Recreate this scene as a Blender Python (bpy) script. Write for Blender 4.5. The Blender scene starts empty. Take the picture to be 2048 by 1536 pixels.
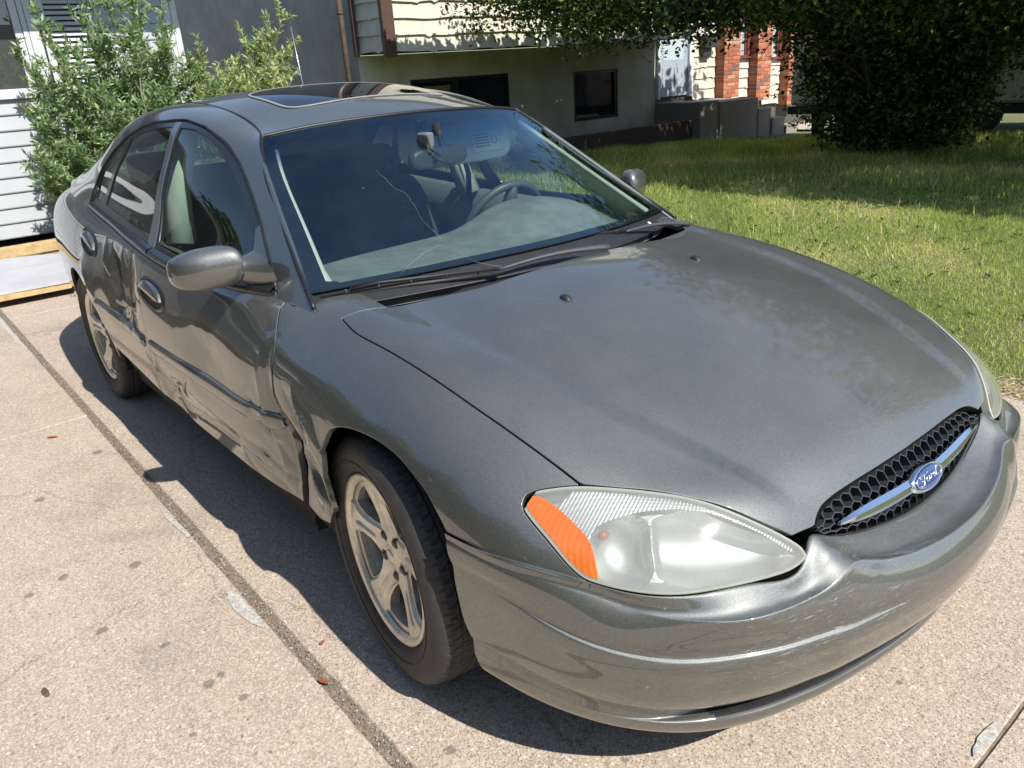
import bpy, math, random
import numpy as np
from mathutils import Vector, Matrix
random.seed(7)
RNG = np.random.default_rng(11)
SC = bpy.context.scene
COL = SC.collection
# ---------------------------------------------------------------- camera
CAMP = (1.516, -1.617, 1.4435)
YAW, PITCH, ROLL = math.radians(141.789), math.radians(21.774), math.radians(-3.972)
cam = bpy.data.cameras.new('camera'); camo = bpy.data.objects.new('camera', cam); COL.objects.link(camo)
_f = Vector((math.cos(YAW)*math.cos(PITCH), math.sin(YAW)*math.cos(PITCH), -math.sin(PITCH)))
_r = _f.cross(Vector((0, 0, 1))).normalized(); _u = _r.cross(_f)
_r2 = math.cos(ROLL)*_r+math.sin(ROLL)*_u; _u2 = -math.sin(ROLL)*_r+math.cos(ROLL)*_u
camo.matrix_world = Matrix(((_r2.x, _u2.x, -_f.x, CAMP[0]), (_r2.y, _u2.y, -_f.y, CAMP[1]), (_r2.z, _u2.z, -_f.z, CAMP[2]), (0, 0, 0, 1)))
cam.sensor_width = 36; cam.lens = 1567.7/2048*36; cam.clip_start = .05; cam.clip_end = 900
SC.camera = camo
# ---------------------------------------------------------------- sun and sky
SUN = Vector((0.89, 0.045, 1.0)).normalized()
EL = math.asin(SUN.z); AZ = math.atan2(SUN.y, SUN.x)
world = bpy.data.worlds.new('World'); SC.world = world; world.use_nodes = True
nt = world.node_tree; bgn = nt.nodes['Background']
sky = nt.nodes.new('ShaderNodeTexSky'); sky.sky_type = 'NISHITA'; sky.sun_disc = False
sky.sun_elevation = EL; sky.sun_rotation = math.pi/2-AZ; sky.altitude = 600; sky.dust_density = .8
nt.links.new(sky.outputs[0], bgn.inputs[0]); bgn.inputs[1].default_value = .12
sl = bpy.data.lights.new('sun', 'SUN'); sl.energy = 4.6; sl.angle = math.radians(.53); sl.color = (1, .955, .88)
so = bpy.data.objects.new('sun', sl); COL.objects.link(so); so.rotation_euler = SUN.to_track_quat('Z', 'Y').to_euler()
SC.view_settings.view_transform = 'Standard'; SC.view_settings.look = 'None'; SC.view_settings.gamma = 1
SC.view_settings.exposure = .58; SC.view_settings.use_curve_mapping = False
SC.render.engine = 'CYCLES'; SC.cycles.max_bounces = 8; SC.cycles.transparent_max_bounces = 16; SC.cycles.glossy_bounces = 5
SC.cycles.caustics_reflective = False; SC.cycles.caustics_refractive = False; SC.cycles.use_denoising = True
SC.cycles.sample_clamp_indirect = 6
# ---------------------------------------------------------------- object helpers
def link(o, parent=None):
    COL.objects.link(o)
    if parent is not None: o.parent = parent
    return o
def tag(o, label=None, cat=None, group=None, kind=None):
    if label: o['label'] = label
    if cat: o['category'] = cat
    if group: o['group'] = group
    if kind: o['kind'] = kind
    return o
def thing(name, label, cat, loc=(0, 0, 0), rz=0, group=None):
    o = bpy.data.objects.new(name, None); o.location = loc; o.rotation_euler = (0, 0, rz); o.empty_display_size = .2
    link(o); return tag(o, label, cat, group)
def mkmesh(name, V, F, mat, smooth=False, N=None, midx=None):
    """V (n,3); F (m,3) or (m,4) int array, or a list of tuples; N optional vertex normals"""
    me = bpy.data.meshes.new(name); V = np.asarray(V, np.float32)
    if isinstance(F, np.ndarray):
        k = F.shape[1]; m = len(F)
        me.vertices.add(len(V)); me.vertices.foreach_set('co', V.ravel())
        me.loops.add(m*k); me.loops.foreach_set('vertex_index', F.astype(np.int32).ravel())
        me.polygons.add(m); me.polygons.foreach_set('loop_start', np.arange(0, m*k, k, dtype=np.int32))
        me.update(calc_edges=True)
    else:
        me.from_pydata(V.tolist(), [], [tuple(f) for f in F])
    if smooth: me.polygons.foreach_set('use_smooth', np.ones(len(me.polygons), bool))
    mats = mat if isinstance(mat, (list, tuple)) else [mat]
    for q in mats: me.materials.append(q)
    if midx is not None: me.polygons.foreach_set('material_index', np.asarray(midx, np.int32))
    if N is not None: me.normals_split_custom_set_from_vertices(np.asarray(N, float).tolist())
    return me
def obj(name, V, F, mat, parent=None, smooth=False, N=None, loc=None, midx=None):
    o = bpy.data.objects.new(name, mkmesh(name, V, F, mat, smooth, N, midx)); link(o, parent)
    if loc is not None: o.location = loc
    return o
class MB:
    """collects shapes into one mesh"""
    def __init__(s): s.V = []; s.F = []; s.S = []; s.n = 0
    def add(s, V, F, sm=False):
        V = [tuple(map(float, v)) for v in V]; s.V += V; s.F += [tuple(int(i)+s.n for i in f) for f in F]; s.S += [sm]*len(F); s.n += len(V)
    def box(s, a, b, bev=0):
        x0, y0, z0 = a; x1, y1, z1 = b
        if not bev:
            s.add([(x0, y0, z0), (x1, y0, z0), (x1, y1, z0), (x0, y1, z0), (x0, y0, z1), (x1, y0, z1), (x1, y1, z1), (x0, y1, z1)],
                  [(0, 3, 2, 1), (4, 5, 6, 7), (0, 1, 5, 4), (1, 2, 6, 5), (2, 3, 7, 6), (3, 0, 4, 7)]); return
        P = []; c = bev
        for z, i in ((z0, c), (z0+c, 0), (z1-c, 0), (z1, c)):
            P += [(x0+c+i*0, y0+i, z), (x1-c, y0+i, z), (x1-i, y0+c, z), (x1-i, y1-c, z), (x1-c, y1-i, z), (x0+c, y1-i, z), (x0+i, y1-c, z), (x0+i, y0+c, z)]
        F = [tuple(range(7, -1, -1)), tuple(range(24, 32))]
        for k in range(3):
            for j in range(8): F.append((k*8+j, k*8+(j+1) % 8, k*8+8+(j+1) % 8, k*8+8+j))
        s.add(P, F)
    def tube(s, pts, r, n=8, cap=True, sm=True):
        pts = [Vector(p) for p in pts]; V = []; F = []; m = len(pts); rr = r if hasattr(r, '__len__') else [r]*m
        up = Vector((0, 0, 1))
        for i, p in enumerate(pts):
            t = (pts[min(i+1, m-1)]-pts[max(i-1, 0)]).normalized(); a = t.cross(up)
            if a.length < .05: a = t.cross(Vector((1, 0, 0)))
            a.normalize(); b = t.cross(a)
            for k in range(n):
                th = 2*math.pi*k/n; V.append(p+(a*math.cos(th)+b*math.sin(th))*rr[i])
        for i in range(m-1):
            for k in range(n): F.append((i*n+k, i*n+(k+1) % n, (i+1)*n+(k+1) % n, (i+1)*n+k))
        if cap: F.append(tuple(range(n-1, -1, -1))); F.append(tuple((m-1)*n+k for k in range(n)))
        s.add(V, F, sm)
    def build(s, name, mat, parent=None, loc=None):
        me = bpy.data.meshes.new(name); me.from_pydata(s.V, [], s.F); me.materials.append(mat)
        me.polygons.foreach_set('use_smooth', s.S); o = bpy.data.objects.new(name, me); link(o, parent)
        if loc is not None: o.location = loc
        return o
def spin(prof, n, axis='y', closed=False):
    """lathe: prof list of (radius, axial) -> V,F quads around axis y"""
    V = []; F = []; m = len(prof)
    for k in range(n):
        a = 2*math.pi*k/n
        for r, t in prof: V.append((r*math.cos(a), t, r*math.sin(a)))
    for k in range(n):
        k2 = (k+1) % n
        for i in range(m-1): F.append((k*m+i, k*m+i+1, k2*m+i+1, k2*m+i))
    return V, F
# ---------------------------------------------------------------- clipping of dense surfaces
def poly_sd(P, poly):
    """signed distance of P (n,2) to closed polygon, negative inside"""
    poly = np.asarray(poly, float); A = poly; B = np.roll(poly, -1, 0)
    d2 = np.full(len(P), 1e18); ins = np.zeros(len(P), bool)
    for a, b in zip(A, B):
        e = b-a; w = P-a; t = np.clip((w@e)/max(e@e, 1e-18), 0, 1); q = w-t[:, None]*e; d2 = np.minimum(d2, (q*q).sum(1))
        c = ((a[1] > P[:, 1]) != (b[1] > P[:, 1])) & (P[:, 0] < (b[0]-a[0])*(P[:, 1]-a[1])/(b[1]-a[1]+1e-30)+a[0]); ins ^= c
    d = np.sqrt(d2); return np.where(ins, -d, d)
def smooth_poly(pts, n=6, closed=True):
    """Catmull-Rom refine; a point given as a 3-tuple (x,y,1) stays a corner"""
    P = [tuple(p[:2]) for p in pts]; K = [len(p) > 2 for p in pts]; m = len(P); out = []
    P = np.array(P, float)
    for i in range(m if closed else m-1):
        p1, p2 = P[i], P[(i+1) % m]
        p0 = P[i-1] if not K[i] and (closed or i > 0) else p1-(p2-p1)
        p3 = P[(i+2) % m] if not K[(i+1) % m] and (closed or i < m-2) else p2+(p2-p1)
        for k in range(n):
            t = k/n; out.append(.5*((2*p1)+(p2-p0)*t+(2*p0-5*p1+4*p2-p3)*t*t+(3*p1-p0-3*p2+p3)*t**3))
    if not closed: out.append(P[-1])
    return np.array(out)
def clip(A, T, d):
    """A (n,k) vertex attributes, T (m,3) tris, keep d<=0"""
    ins = d <= 0; c = ins[T].sum(1); keep = T[c == 3]; newA = []; base = len(A); cache_e = []
    outT = [keep]
    for cnt in (1, 2):
        t = T[c == cnt]
        if not len(t): continue
        m = ins[t] if cnt == 1 else ~ins[t]; k = m.argmax(1); r = np.arange(len(t))
        a = t[r, k]; b = t[r, (k+1) % 3]; e = t[r, (k+2) % 3]
        tb = (d[a]/(d[a]-d[b]))[:, None]; te = (d[a]/(d[a]-d[e]))[:, None]
        i1 = base+np.arange(len(t)); newA.append(A[a]+(A[b]-A[a])*tb); base += len(t)
        i2 = base+np.arange(len(t)); newA.append(A[a]+(A[e]-A[a])*te); base += len(t)
        if cnt == 1: outT.append(np.stack([a, i1, i2], 1))
        else: outT.append(np.stack([i1, b, e], 1)); outT.append(np.stack([i1, e, i2], 1))
    A2 = np.concatenate([A]+newA); T2 = np.concatenate(outT)
    # weld the new vertices
    used, inv = np.unique(T2.ravel(), return_inverse=True); A2 = A2[used]; T2 = inv.reshape(-1, 3)
    key = np.round(A2[:, :3]*2e5).astype(np.int64); _, idx, inv = np.unique(key, axis=0, return_index=True, return_inverse=True)
    T2 = inv.reshape(-1)[T2]; A2 = A2[idx]
    ok = (T2[:, 0] != T2[:, 1]) & (T2[:, 1] != T2[:, 2]) & (T2[:, 0] != T2[:, 2])
    return A2, T2[ok]
def grid_AT(G, N=None):
    """G (n,m,3) -> A (pos,normal), T"""
    n, m = G.shape[:2]
    if N is None:
        gu = np.gradient(G, axis=0); gv = np.gradient(G, axis=1); N = np.cross(gu, gv); N /= np.linalg.norm(N, axis=2)[..., None]+1e-12
    I = np.arange(n*m).reshape(n, m); a, b, c, d = I[:-1, :-1].ravel(), I[1:, :-1].ravel(), I[1:, 1:].ravel(), I[:-1, 1:].ravel()
    T = np.concatenate([np.stack([a, b, c], 1), np.stack([a, c, d], 1)])
    return np.concatenate([G.reshape(-1, 3), N.reshape(-1, 3)], 1), T
def boundary(T):
    E = np.concatenate([T[:, [0, 1]], T[:, [1, 2]], T[:, [2, 0]]]); k = np.sort(E, 1)
    _, idx, cnt = np.unique(k, axis=0, return_index=True, return_counts=True); return E[idx[cnt == 1]]
def panel(name, A, T, mat, parent, depth=.012, off=0., label=None, outward=None):
    """object from a clipped surface with a folded edge of the given depth"""
    A = A.copy(); V = A[:, :3]; N = A[:, 3:6]/(np.linalg.norm(A[:, 3:6], axis=1)[:, None]+1e-12)
    fn = np.cross(V[T[:, 1]]-V[T[:, 0]], V[T[:, 2]]-V[T[:, 0]])
    flip = (fn*N[T[:, 0]]).sum() < 0
    if flip: T = T[:, ::-1]
    V = V+N*off
    if depth:
        E = boundary(T); ed = V[E[:, 1]]-V[E[:, 0]]; lat = np.cross(ed, (N[E[:, 0]]+N[E[:, 1]])/2); lat /= np.linalg.norm(lat, axis=1)[:, None]+1e-12
        L = np.zeros_like(V); np.add.at(L, E[:, 0], lat); np.add.at(L, E[:, 1], lat); bv = np.unique(E); L = L[bv]; L /= np.linalg.norm(L, axis=1)[:, None]+1e-12
        mp = -np.ones(len(V), int); n0 = len(V); mp[bv] = np.arange(len(bv)); r = min(.0018, depth*.3)
        top = V[bv]+L*0; mid = V[bv]+L*r-N[bv]*r; bot = V[bv]+L*r-N[bv]*depth
        nb = len(bv); V = np.concatenate([V, mid, mid, bot]); NN = np.concatenate([N, (L*.75+N[bv]*.6), L, L]); NN /= np.linalg.norm(NN, axis=1)[:, None]+1e-12
        a, b = E[:, 0], E[:, 1]; ia, ib = mp[a], mp[b]
        q1 = [np.stack([a, n0+ia, n0+ib], 1), np.stack([a, n0+ib, b], 1)]
        q2 = [np.stack([n0+nb+ia, n0+2*nb+ia, n0+2*nb+ib], 1), np.stack([n0+nb+ia, n0+2*nb+ib, n0+nb+ib], 1)]
        T = np.concatenate([T]+q1+q2); N = NN
    o = obj(name, V, T, mat, parent, True, N)
    if label: o['label'] = label
    return o
# ---------------------------------------------------------------- materials
def rgb(c, g=1.0): return (c[0]*g, c[1]*g, c[2]*g, 1)
def mat_new(name):
    m = bpy.data.materials.new(name); m.use_nodes = True; return m, m.node_tree, m.node_tree.nodes['Principled BSDF']
def setp(b, **k):
    for a, v in k.items(): b.inputs[a.replace('_', ' ')].default_value = v
def simple(name, col, rough=.6, metal=0, spec=.5, noise=0, nscale=30, bump=0, bscale=200, coat=0):
    m, t, b = mat_new(name); setp(b, Base_Color=rgb(col), Roughness=rough, Metallic=metal, Specular_IOR_Level=spec, Coat_Weight=coat)
    if noise or bump:
        tc = t.nodes.new('ShaderNodeTexCoord')
    if noise:
        n = t.nodes.new('ShaderNodeTexNoise'); n.inputs['Scale'].default_value = nscale; n.inputs['Detail'].default_value = 6; n.inputs['Roughness'].default_value = .65
        r = t.nodes.new('ShaderNodeMapRange'); r.inputs['From Min'].default_value = .3; r.inputs['From Max'].default_value = .7; r.inputs['To Min'].default_value = 1-noise; r.inputs['To Max'].default_value = 1+noise
        mx = t.nodes.new('ShaderNodeVectorMath'); mx.operation = 'SCALE'; mx.inputs[0].default_value = col[:3]
        t.links.new(tc.outputs['Object'], n.inputs['Vector']); t.links.new(n.outputs[0], r.inputs[0]); t.links.new(r.outputs[0], mx.inputs['Scale']); t.links.new(mx.outputs[0], b.inputs['Base Color'])
    if bump:
        n = t.nodes.new('ShaderNodeTexNoise'); n.inputs['Scale'].default_value = bscale; n.inputs['Detail'].default_value = 4
        bp_ = t.nodes.new('ShaderNodeBump'); bp_.inputs['Strength'].default_value = bump; bp_.inputs['Distance'].default_value = .002
        t.links.new(tc.outputs['Object'], n.inputs['Vector']); t.links.new(n.outputs[0], bp_.inputs['Height']); t.links.new(bp_.outputs[0], b.inputs['Normal'])
    return m
class NT:
    """terse node graph builder"""
    def __init__(s, t): s.t = t
    def n(s, typ, ins=None, **props):
        nd = s.t.nodes.new('ShaderNode'+typ)
        for k, v in props.items(): setattr(nd, k, v)
        for k, v in (ins or {}).items():
            if isinstance(v, bpy.types.NodeSocket): s.t.links.new(v, nd.inputs[k])
            elif v is not None: nd.inputs[k].default_value = v
        return nd
    def math(s, op, a, b=None, c=None, clamp=False):
        nd = s.n('Math', {0: a, 1: b, 2: c}, operation=op, use_clamp=clamp); return nd.outputs[0]
    def noise(s, vec, scale, detail=4, rough=.55, dist=0): return s.n('TexNoise', {'Vector': vec, 'Scale': scale, 'Detail': detail, 'Roughness': rough, 'Distortion': dist}).outputs[0]
    def ramp(s, v, a, b, c=0, d=1): return s.n('MapRange', {0: v, 1: a, 2: b, 3: c, 4: d}, clamp=True).outputs[0]
    def mix(s, f, a, b, bt='MIX'):
        nd = s.n('Mix', None, data_type='RGBA', blend_type=bt)
        for i, v in ((0, f), (6, a), (7, b)):
            if isinstance(v, bpy.types.NodeSocket): s.t.links.new(v, nd.inputs[i])
            else: nd.inputs[i].default_value = v if i == 0 else rgb(v)
        return nd.outputs[2]
    def bump(s, h, strength, dist, normal=None):
        return s.n('Bump', {'Height': h, 'Strength': strength, 'Distance': dist, 'Normal': normal}).outputs[0]
# ---------------------------------------------------------------- car materials
def paint_mat():
    m, t, b = mat_new('metallic_grey_paint'); g = NT(t); tc = g.n('TexCoord').outputs['Object']
    geo = g.n('NewGeometry'); up = g.n('SeparateXYZ', {0: geo.outputs['Normal']}).outputs[2]
    fl = g.n('TexVoronoi', {'Vector': tc, 'Scale': 900.}).outputs['Color']
    flv = g.n('SeparateColor', {0: fl}).outputs[0]
    base = g.mix(flv, (.118, .123, .117), (.204, .212, .200))
    # old dull clear coat, dried splashes and dust lying on the flat panels
    d1 = g.noise(tc, 3.2, 6, .6); d2 = g.noise(tc, 34, 6, .75, 1.2); topf = g.ramp(up, .55, .95)
    spl = g.math('MULTIPLY', g.ramp(d2, .60, .72), g.math('MULTIPLY', g.ramp(d1, .50, .66), topf))
    dust = g.math('MULTIPLY', g.ramp(d1, .3, .8, .05, .22), topf)
    sc1 = g.n('Mapping', {'Vector': tc, 'Rotation': (0, 0, .5), 'Scale': (3, 60, 20)}).outputs[0]
    scr = g.ramp(g.noise(sc1, 3, 2, .5), .735, .75, 0, .35)
    f = g.math('MAXIMUM', g.math('MULTIPLY', spl, .38), g.math('MAXIMUM', dust, g.math('MULTIPLY', scr, .5)))
    col = g.mix(f, base, (.34, .335, .30))
    t.links.new(col, b.inputs['Base Color'])
    t.links.new(g.math('SUBTRACT', .96, g.math('MULTIPLY', f, .8)), b.inputs['Metallic'])
    rough = g.math('ADD', .56, g.math('MULTIPLY', f, .3)); t.links.new(rough, b.inputs['Roughness'])
    t.links.new(g.ramp(g.math('ADD', d1, g.math('MULTIPLY', d2, .4)), .4, 1.0, .02, .08), b.inputs['Coat Roughness'])
    t.links.new(g.math('SUBTRACT', 1.0, g.math('MULTIPLY', f, .8)), b.inputs['Coat Weight']); b.inputs['Coat IOR'].default_value = 1.9
    n1 = g.bump(g.noise(tc, 1500, 2), .05, .0004); t.links.new(n1, b.inputs['Normal'])
    n2 = g.bump(g.noise(tc, 240, 2), .012, .0012); t.links.new(n2, b.inputs['Coat Normal'])
    return m
def bumper_mat():
    """same paint on the bumper, scuffed where it has been rubbed"""
    m = PAINT.copy(); m.name = 'scuffed_bumper_paint'; t = m.node_tree; g = NT(t); b = t.nodes['Principled BSDF']; tc = g.n('TexCoord').outputs['Object']
    mp = g.n('Mapping', {'Vector': tc, 'Scale': (9, 9, 150)}).outputs[0]
    s1 = g.ramp(g.noise(mp, 2.2, 5, .75, .3), .575, .66)
    px = g.n('VectorMath', {0: tc, 1: (.91, -.50, .39)}, operation='DISTANCE').outputs['Value']
    px2 = g.n('VectorMath', {0: tc, 1: (.975, -.27, .40)}, operation='DISTANCE').outputs['Value']
    zone = g.math('MAXIMUM', g.ramp(px, .05, .26, 1, 0), g.ramp(px2, .03, .14, .8, 0))
    f = g.math('MULTIPLY', s1, zone)
    chips = g.math('MULTIPLY', g.ramp(g.noise(tc, 60, 3, .6), .72, .75), .7)
    f = g.math('MAXIMUM', f, chips)
    old = b.inputs['Base Color'].links[0].from_socket; t.links.new(g.mix(g.math('MULTIPLY', f, .75), old, (.50, .50, .49)), b.inputs['Base Color'])
    m0 = b.inputs['Metallic'].links[0].from_socket; t.links.new(g.math('MULTIPLY', m0, g.math('SUBTRACT', 1, g.math('MULTIPLY', f, .9))), b.inputs['Metallic'])
    r0 = b.inputs['Roughness'].links[0].from_socket; t.links.new(g.math('ADD', r0, g.math('MULTIPLY', f, .3)), b.inputs['Roughness'])
    c0 = b.inputs['Coat Weight'].links[0].from_socket; t.links.new(g.math('MULTIPLY', c0, g.math('SUBTRACT', 1, f)), b.inputs['Coat Weight'])
    return m
def glass_mat(name, tint, refl=(1, 1, 1), rough=0., dirt=0., band=None, ior=1.62):
    m = bpy.data.materials.new(name); m.use_nodes = True; t = m.node_tree; t.nodes.remove(t.nodes['Principled BSDF']); g = NT(t); out = t.nodes['Material Output']
    tr = g.n('BsdfTransparent', {0: rgb(tint)})
    tc = g.n('TexCoord').outputs['Object']
    if band:
        z = g.n('SeparateXYZ', {0: tc}).outputs[2]; c = g.mix(g.ramp(z, band[0], band[1]), tint, band[2]); t.links.new(c, tr.inputs[0])
    gl = g.n('BsdfGlossy', {0: rgb(refl), 'Roughness': rough})
    f0 = ((ior-1)/(ior+1))**2*1.6; fr = g.math('ADD', f0, g.math('MULTIPLY', 1-f0, g.math('POWER', g.n('LayerWeight', {'Blend': .5}).outputs['Facing'], 4.6)))
    mx = g.n('MixShader', {0: fr, 1: tr.outputs[0], 2: gl.outputs[0]}).outputs[0]
    if dirt:
        df = g.n('BsdfDiffuse', {0: rgb((.55, .55, .5))}).outputs[0]
        f = g.math('MULTIPLY', g.ramp(g.noise(tc, 5, 6, .7), .35, .75), dirt)
        sp = g.math('MULTIPLY', g.ramp(g.noise(tc, 90, 2, .5), .77, .8), .5)
        mx = g.n('MixShader', {0: g.math('ADD', f, sp), 1: mx, 2: df}).outputs[0]
    t.links.new(mx, out.inputs[0]); return m
def lens_mat():
    m = bpy.data.materials.new('hazed_clear_plastic'); m.use_nodes = True; t = m.node_tree; t.nodes.remove(t.nodes['Principled BSDF']); g = NT(t); out = t.nodes['Material Output']
    tc = g.n('TexCoord').outputs['Object']
    tr = g.n('BsdfTransparent', {0: rgb((.93, .94, .92))}).outputs[0]; gl = g.n('BsdfGlossy', {0: (1, 1, 1, 1), 'Roughness': .07}).outputs[0]
    df = g.n('BsdfDiffuse', {0: rgb((.56, .57, .53))}).outputs[0]; tl = g.n('BsdfTranslucent', {0: rgb((.56, .57, .53))}).outputs[0]
    hz = g.n('MixShader', {0: .45, 1: df, 2: tl}).outputs[0]
    f = g.ramp(g.noise(tc, 9, 5, .6), .3, .75, .36, .62)
    a = g.n('MixShader', {0: f, 1: tr, 2: hz}).outputs[0]
    fr = g.math('ADD', .05, g.math('MULTIPLY', .95, g.math('POWER', g.n('LayerWeight', {'Blend': .5}).outputs['Facing'], 5.)))
    t.links.new(g.n('MixShader', {0: fr, 1: a, 2: gl}).outputs[0], out.inputs[0]); return m
def scraped_mat():
    m = PAINT.copy(); m.name = 'scraped_grey_paint'; t = m.node_tree; g = NT(t); b = t.nodes['Principled BSDF']; tc = g.n('TexCoord').outputs['Object']
    mp = g.n('Mapping', {'Vector': tc, 'Rotation': (0, .12, 0), 'Scale': (7, 7, 85)}).outputs[0]
    s1 = g.ramp(g.noise(mp, 2.0, 6, .75, .5), .60, .68); z1 = g.ramp(g.n('VectorMath', {0: tc, 1: (-.52, -.90, .46)}, operation='DISTANCE').outputs['Value'], .06, .26, 1, 0)
    s2 = g.ramp(g.noise(tc, 70, 4, .7), .66, .72); z2 = g.ramp(g.n('VectorMath', {0: tc, 1: (-.44, -.90, .72)}, operation='DISTANCE').outputs['Value'], .01, .07, 1, 0)
    mp3 = g.n('Mapping', {'Vector': tc, 'Rotation': (0, .35, 0), 'Scale': (4, 4, 60)}).outputs[0]; s3 = g.ramp(g.noise(mp3, 2.0, 4, .7), .68, .74, 0, .6)
    z3 = g.ramp(g.n('VectorMath', {0: tc, 1: (-1.0, -.90, .45)}, operation='DISTANCE').outputs['Value'], .2, .6, 1, 0)
    f = g.math('MAXIMUM', g.math('MULTIPLY', s1, z1), g.math('MAXIMUM', g.math('MULTIPLY', s2, z2), g.math('MULTIPLY', s3, z3)))
    old = b.inputs['Base Color'].links[0].from_socket; t.links.new(g.mix(g.math('MULTIPLY', f, .8), old, (.40, .39, .36)), b.inputs['Base Color'])
    c0 = b.inputs['Coat Weight'].links[0].from_socket; t.links.new(g.math('MULTIPLY', c0, g.math('SUBTRACT', 1, f)), b.inputs['Coat Weight']); return m
PAINT = paint_mat(); BUMPER = bumper_mat(); SCRAPED = scraped_mat()
BLACK = simple('black_plastic', (.018, .018, .019), .55, noise=.3, nscale=60)
SEAL = simple('black_rubber_seal', (.012, .012, .013), .45)
SATIN = simple('dark_satin_window_frame', (.013, .014, .016), .32, coat=.3)
PILLAR = simple('blue_grey_pillar_film', (.085, .10, .13), .32, coat=.5, noise=.15, nscale=25)
DARK = simple('dark_underbody', (.012, .012, .013), .9)
CHROME = simple('chrome', (.75, .78, .82), .06, 1.0)
ALLOY = simple('dirty_machined_alloy', (.74, .70, .61), .36, .6, noise=.22, nscale=30, bump=.1, bscale=150)
ALLOYIN = simple('grimy_wheel_barrel', (.30, .27, .22), .5, .5, noise=.5, nscale=18)
RUBBER = simple('tyre_rubber', (.035, .034, .033), .62, noise=.25, nscale=25, bump=.2, bscale=300)
TRIM = simple('grey_green_interior_trim', (.20, .23, .20), .7, noise=.05, nscale=60)
TRIML = simple('pale_pillar_trim', (.60, .64, .57), .7)
DASH = simple('dusty_dashboard_vinyl', (.165, .185, .172), .62, noise=.28, nscale=9, bump=.2, bscale=500)
CLOTH = simple('dark_blue_grey_seat_cloth', (.06, .066, .075), .9, noise=.15, nscale=200)
WSGLASS = glass_mat('windscreen_glass', (.78, .88, .84), (.58, .84, .98), dirt=.012, band=(1.20, 1.28, (.07, .16, .34)), ior=1.85)
SIDEGLASS = glass_mat('tinted_side_glass', (.62, .72, .68), dirt=.015)
ROOFGLASS = glass_mat('dark_sunroof_glass', (.02, .02, .02))
LENS = lens_mat()
AMBER = simple('amber_plastic', (.62, .13, .018), .22, spec=.5, coat=1, noise=.25, nscale=45)
_g = NT(AMBER.node_tree); _tc = _g.n('TexCoord').outputs['Object']; _w = _g.n('TexWave', {'Vector': _g.n('Mapping', {'Vector': _tc, 'Rotation': (.6, .3, .7)}).outputs[0], 'Scale': 75.}).outputs[0]
_b = AMBER.node_tree.nodes['Principled BSDF']; AMBER.node_tree.links.new(_g.mix(_g.noise(_tc, 14, 3, .6), (.42, .075, .012), (.70, .19, .03)), _b.inputs['Base Color']); AMBER.node_tree.links.new(_g.bump(_w, .35, .0012), _b.inputs['Normal'])
REFL = simple('headlamp_reflector', (.70, .73, .71), .5, .85)
REFLW = simple('ribbed_silver_reflector', (.66, .70, .72), .36, .8)
BLUE = simple('emblem_blue', (.018, .045, .17), .2, coat=1)
SILVER = simple('silver_lettering', (.75, .76, .78), .25, .9)
def nspl(x,y,q):
    """natural cubic spline, y (n,...) at knots x evaluated at q"""
    x=np.asarray(x,float);y=np.asarray(y,float);n=len(x);h=np.diff(x)
    A=np.zeros((n,n));B=np.zeros((n,)+y.shape[1:])
    A[0,0]=A[-1,-1]=1
    for i in range(1,n-1):
        A[i,i-1]=h[i-1];A[i,i]=2*(h[i-1]+h[i]);A[i,i+1]=h[i]
        B[i]=6*((y[i+1]-y[i])/h[i]-(y[i]-y[i-1])/h[i-1])
    M=np.linalg.solve(A,B.reshape(n,-1)).reshape(B.shape)
    q=np.asarray(q,float);k=np.clip(np.searchsorted(x,q,side='right')-1,0,n-2)
    sh=(len(q),)+(1,)*(y.ndim-1);d=(q-x[k]).reshape(sh);e=(x[k+1]-q).reshape(sh);hk=h[k].reshape(sh)
    return (M[k]*e**3+M[k+1]*d**3)/(6*hk)+(y[k]/hk-M[k]*hk/6)*e+(y[k+1]/hk-M[k+1]*hk/6)*d
def crom(x,y,q):
    """C1 nonuniform spline with limited tangents (no overshoot)"""
    x=np.asarray(x,float);y=np.asarray(y,float);h=np.diff(x);sh=(-1,)+(1,)*(y.ndim-1)
    s=np.diff(y,axis=0)/h.reshape(sh);m=np.empty_like(y);m[0]=s[0];m[-1]=s[-1]
    w=(h[:-1]/(h[:-1]+h[1:])).reshape(sh);m[1:-1]=s[:-1]*(1-w)+s[1:]*w
    q=np.asarray(q,float);k=np.clip(np.searchsorted(x,q,side='right')-1,0,len(x)-2)
    hk=h[k].reshape(sh);t=((q-x[k])/h[k]).reshape(sh)
    return y[k]*(2*t**3-3*t*t+1)+hk*m[k]*(t**3-2*t*t+t)+y[k+1]*(3*t*t-2*t**3)+hk*m[k+1]*(t**3-t*t)
def chord(C,axis):
    d=np.linalg.norm(np.diff(C,axis=axis),axis=2);m=d.mean(axis=1-axis) if axis==0 else d.mean(axis=0)
    return np.concatenate([[0],np.cumsum(m)])
def tensor(C,res,fu=nspl,fv=nspl,u=None,v=None):
    """C[i,j,3] -> dense grid, spacing res(u),res(v)"""
    C=np.asarray(C,float);ku=chord(C,0) if u is None else np.asarray(u,float);kv=chord(C,1) if v is None else np.asarray(v,float)
    ru,rv=res if isinstance(res,tuple) else (res,res)
    qu=np.linspace(ku[0],ku[-1],int((ku[-1]-ku[0])/ru)+2);qv=np.linspace(kv[0],kv[-1],int((kv[-1]-kv[0])/rv)+2)
    G=fu(ku,C,qu);G=fv(kv,np.swapaxes(G,0,1),qv);return np.swapaxes(G,0,1)
SX=[-3.95,-3.6,-3.2,-2.756,-2.3,-1.7,-1.1,-.6,-.3,0,.3,.5,.65,.76,.86,.93]
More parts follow.
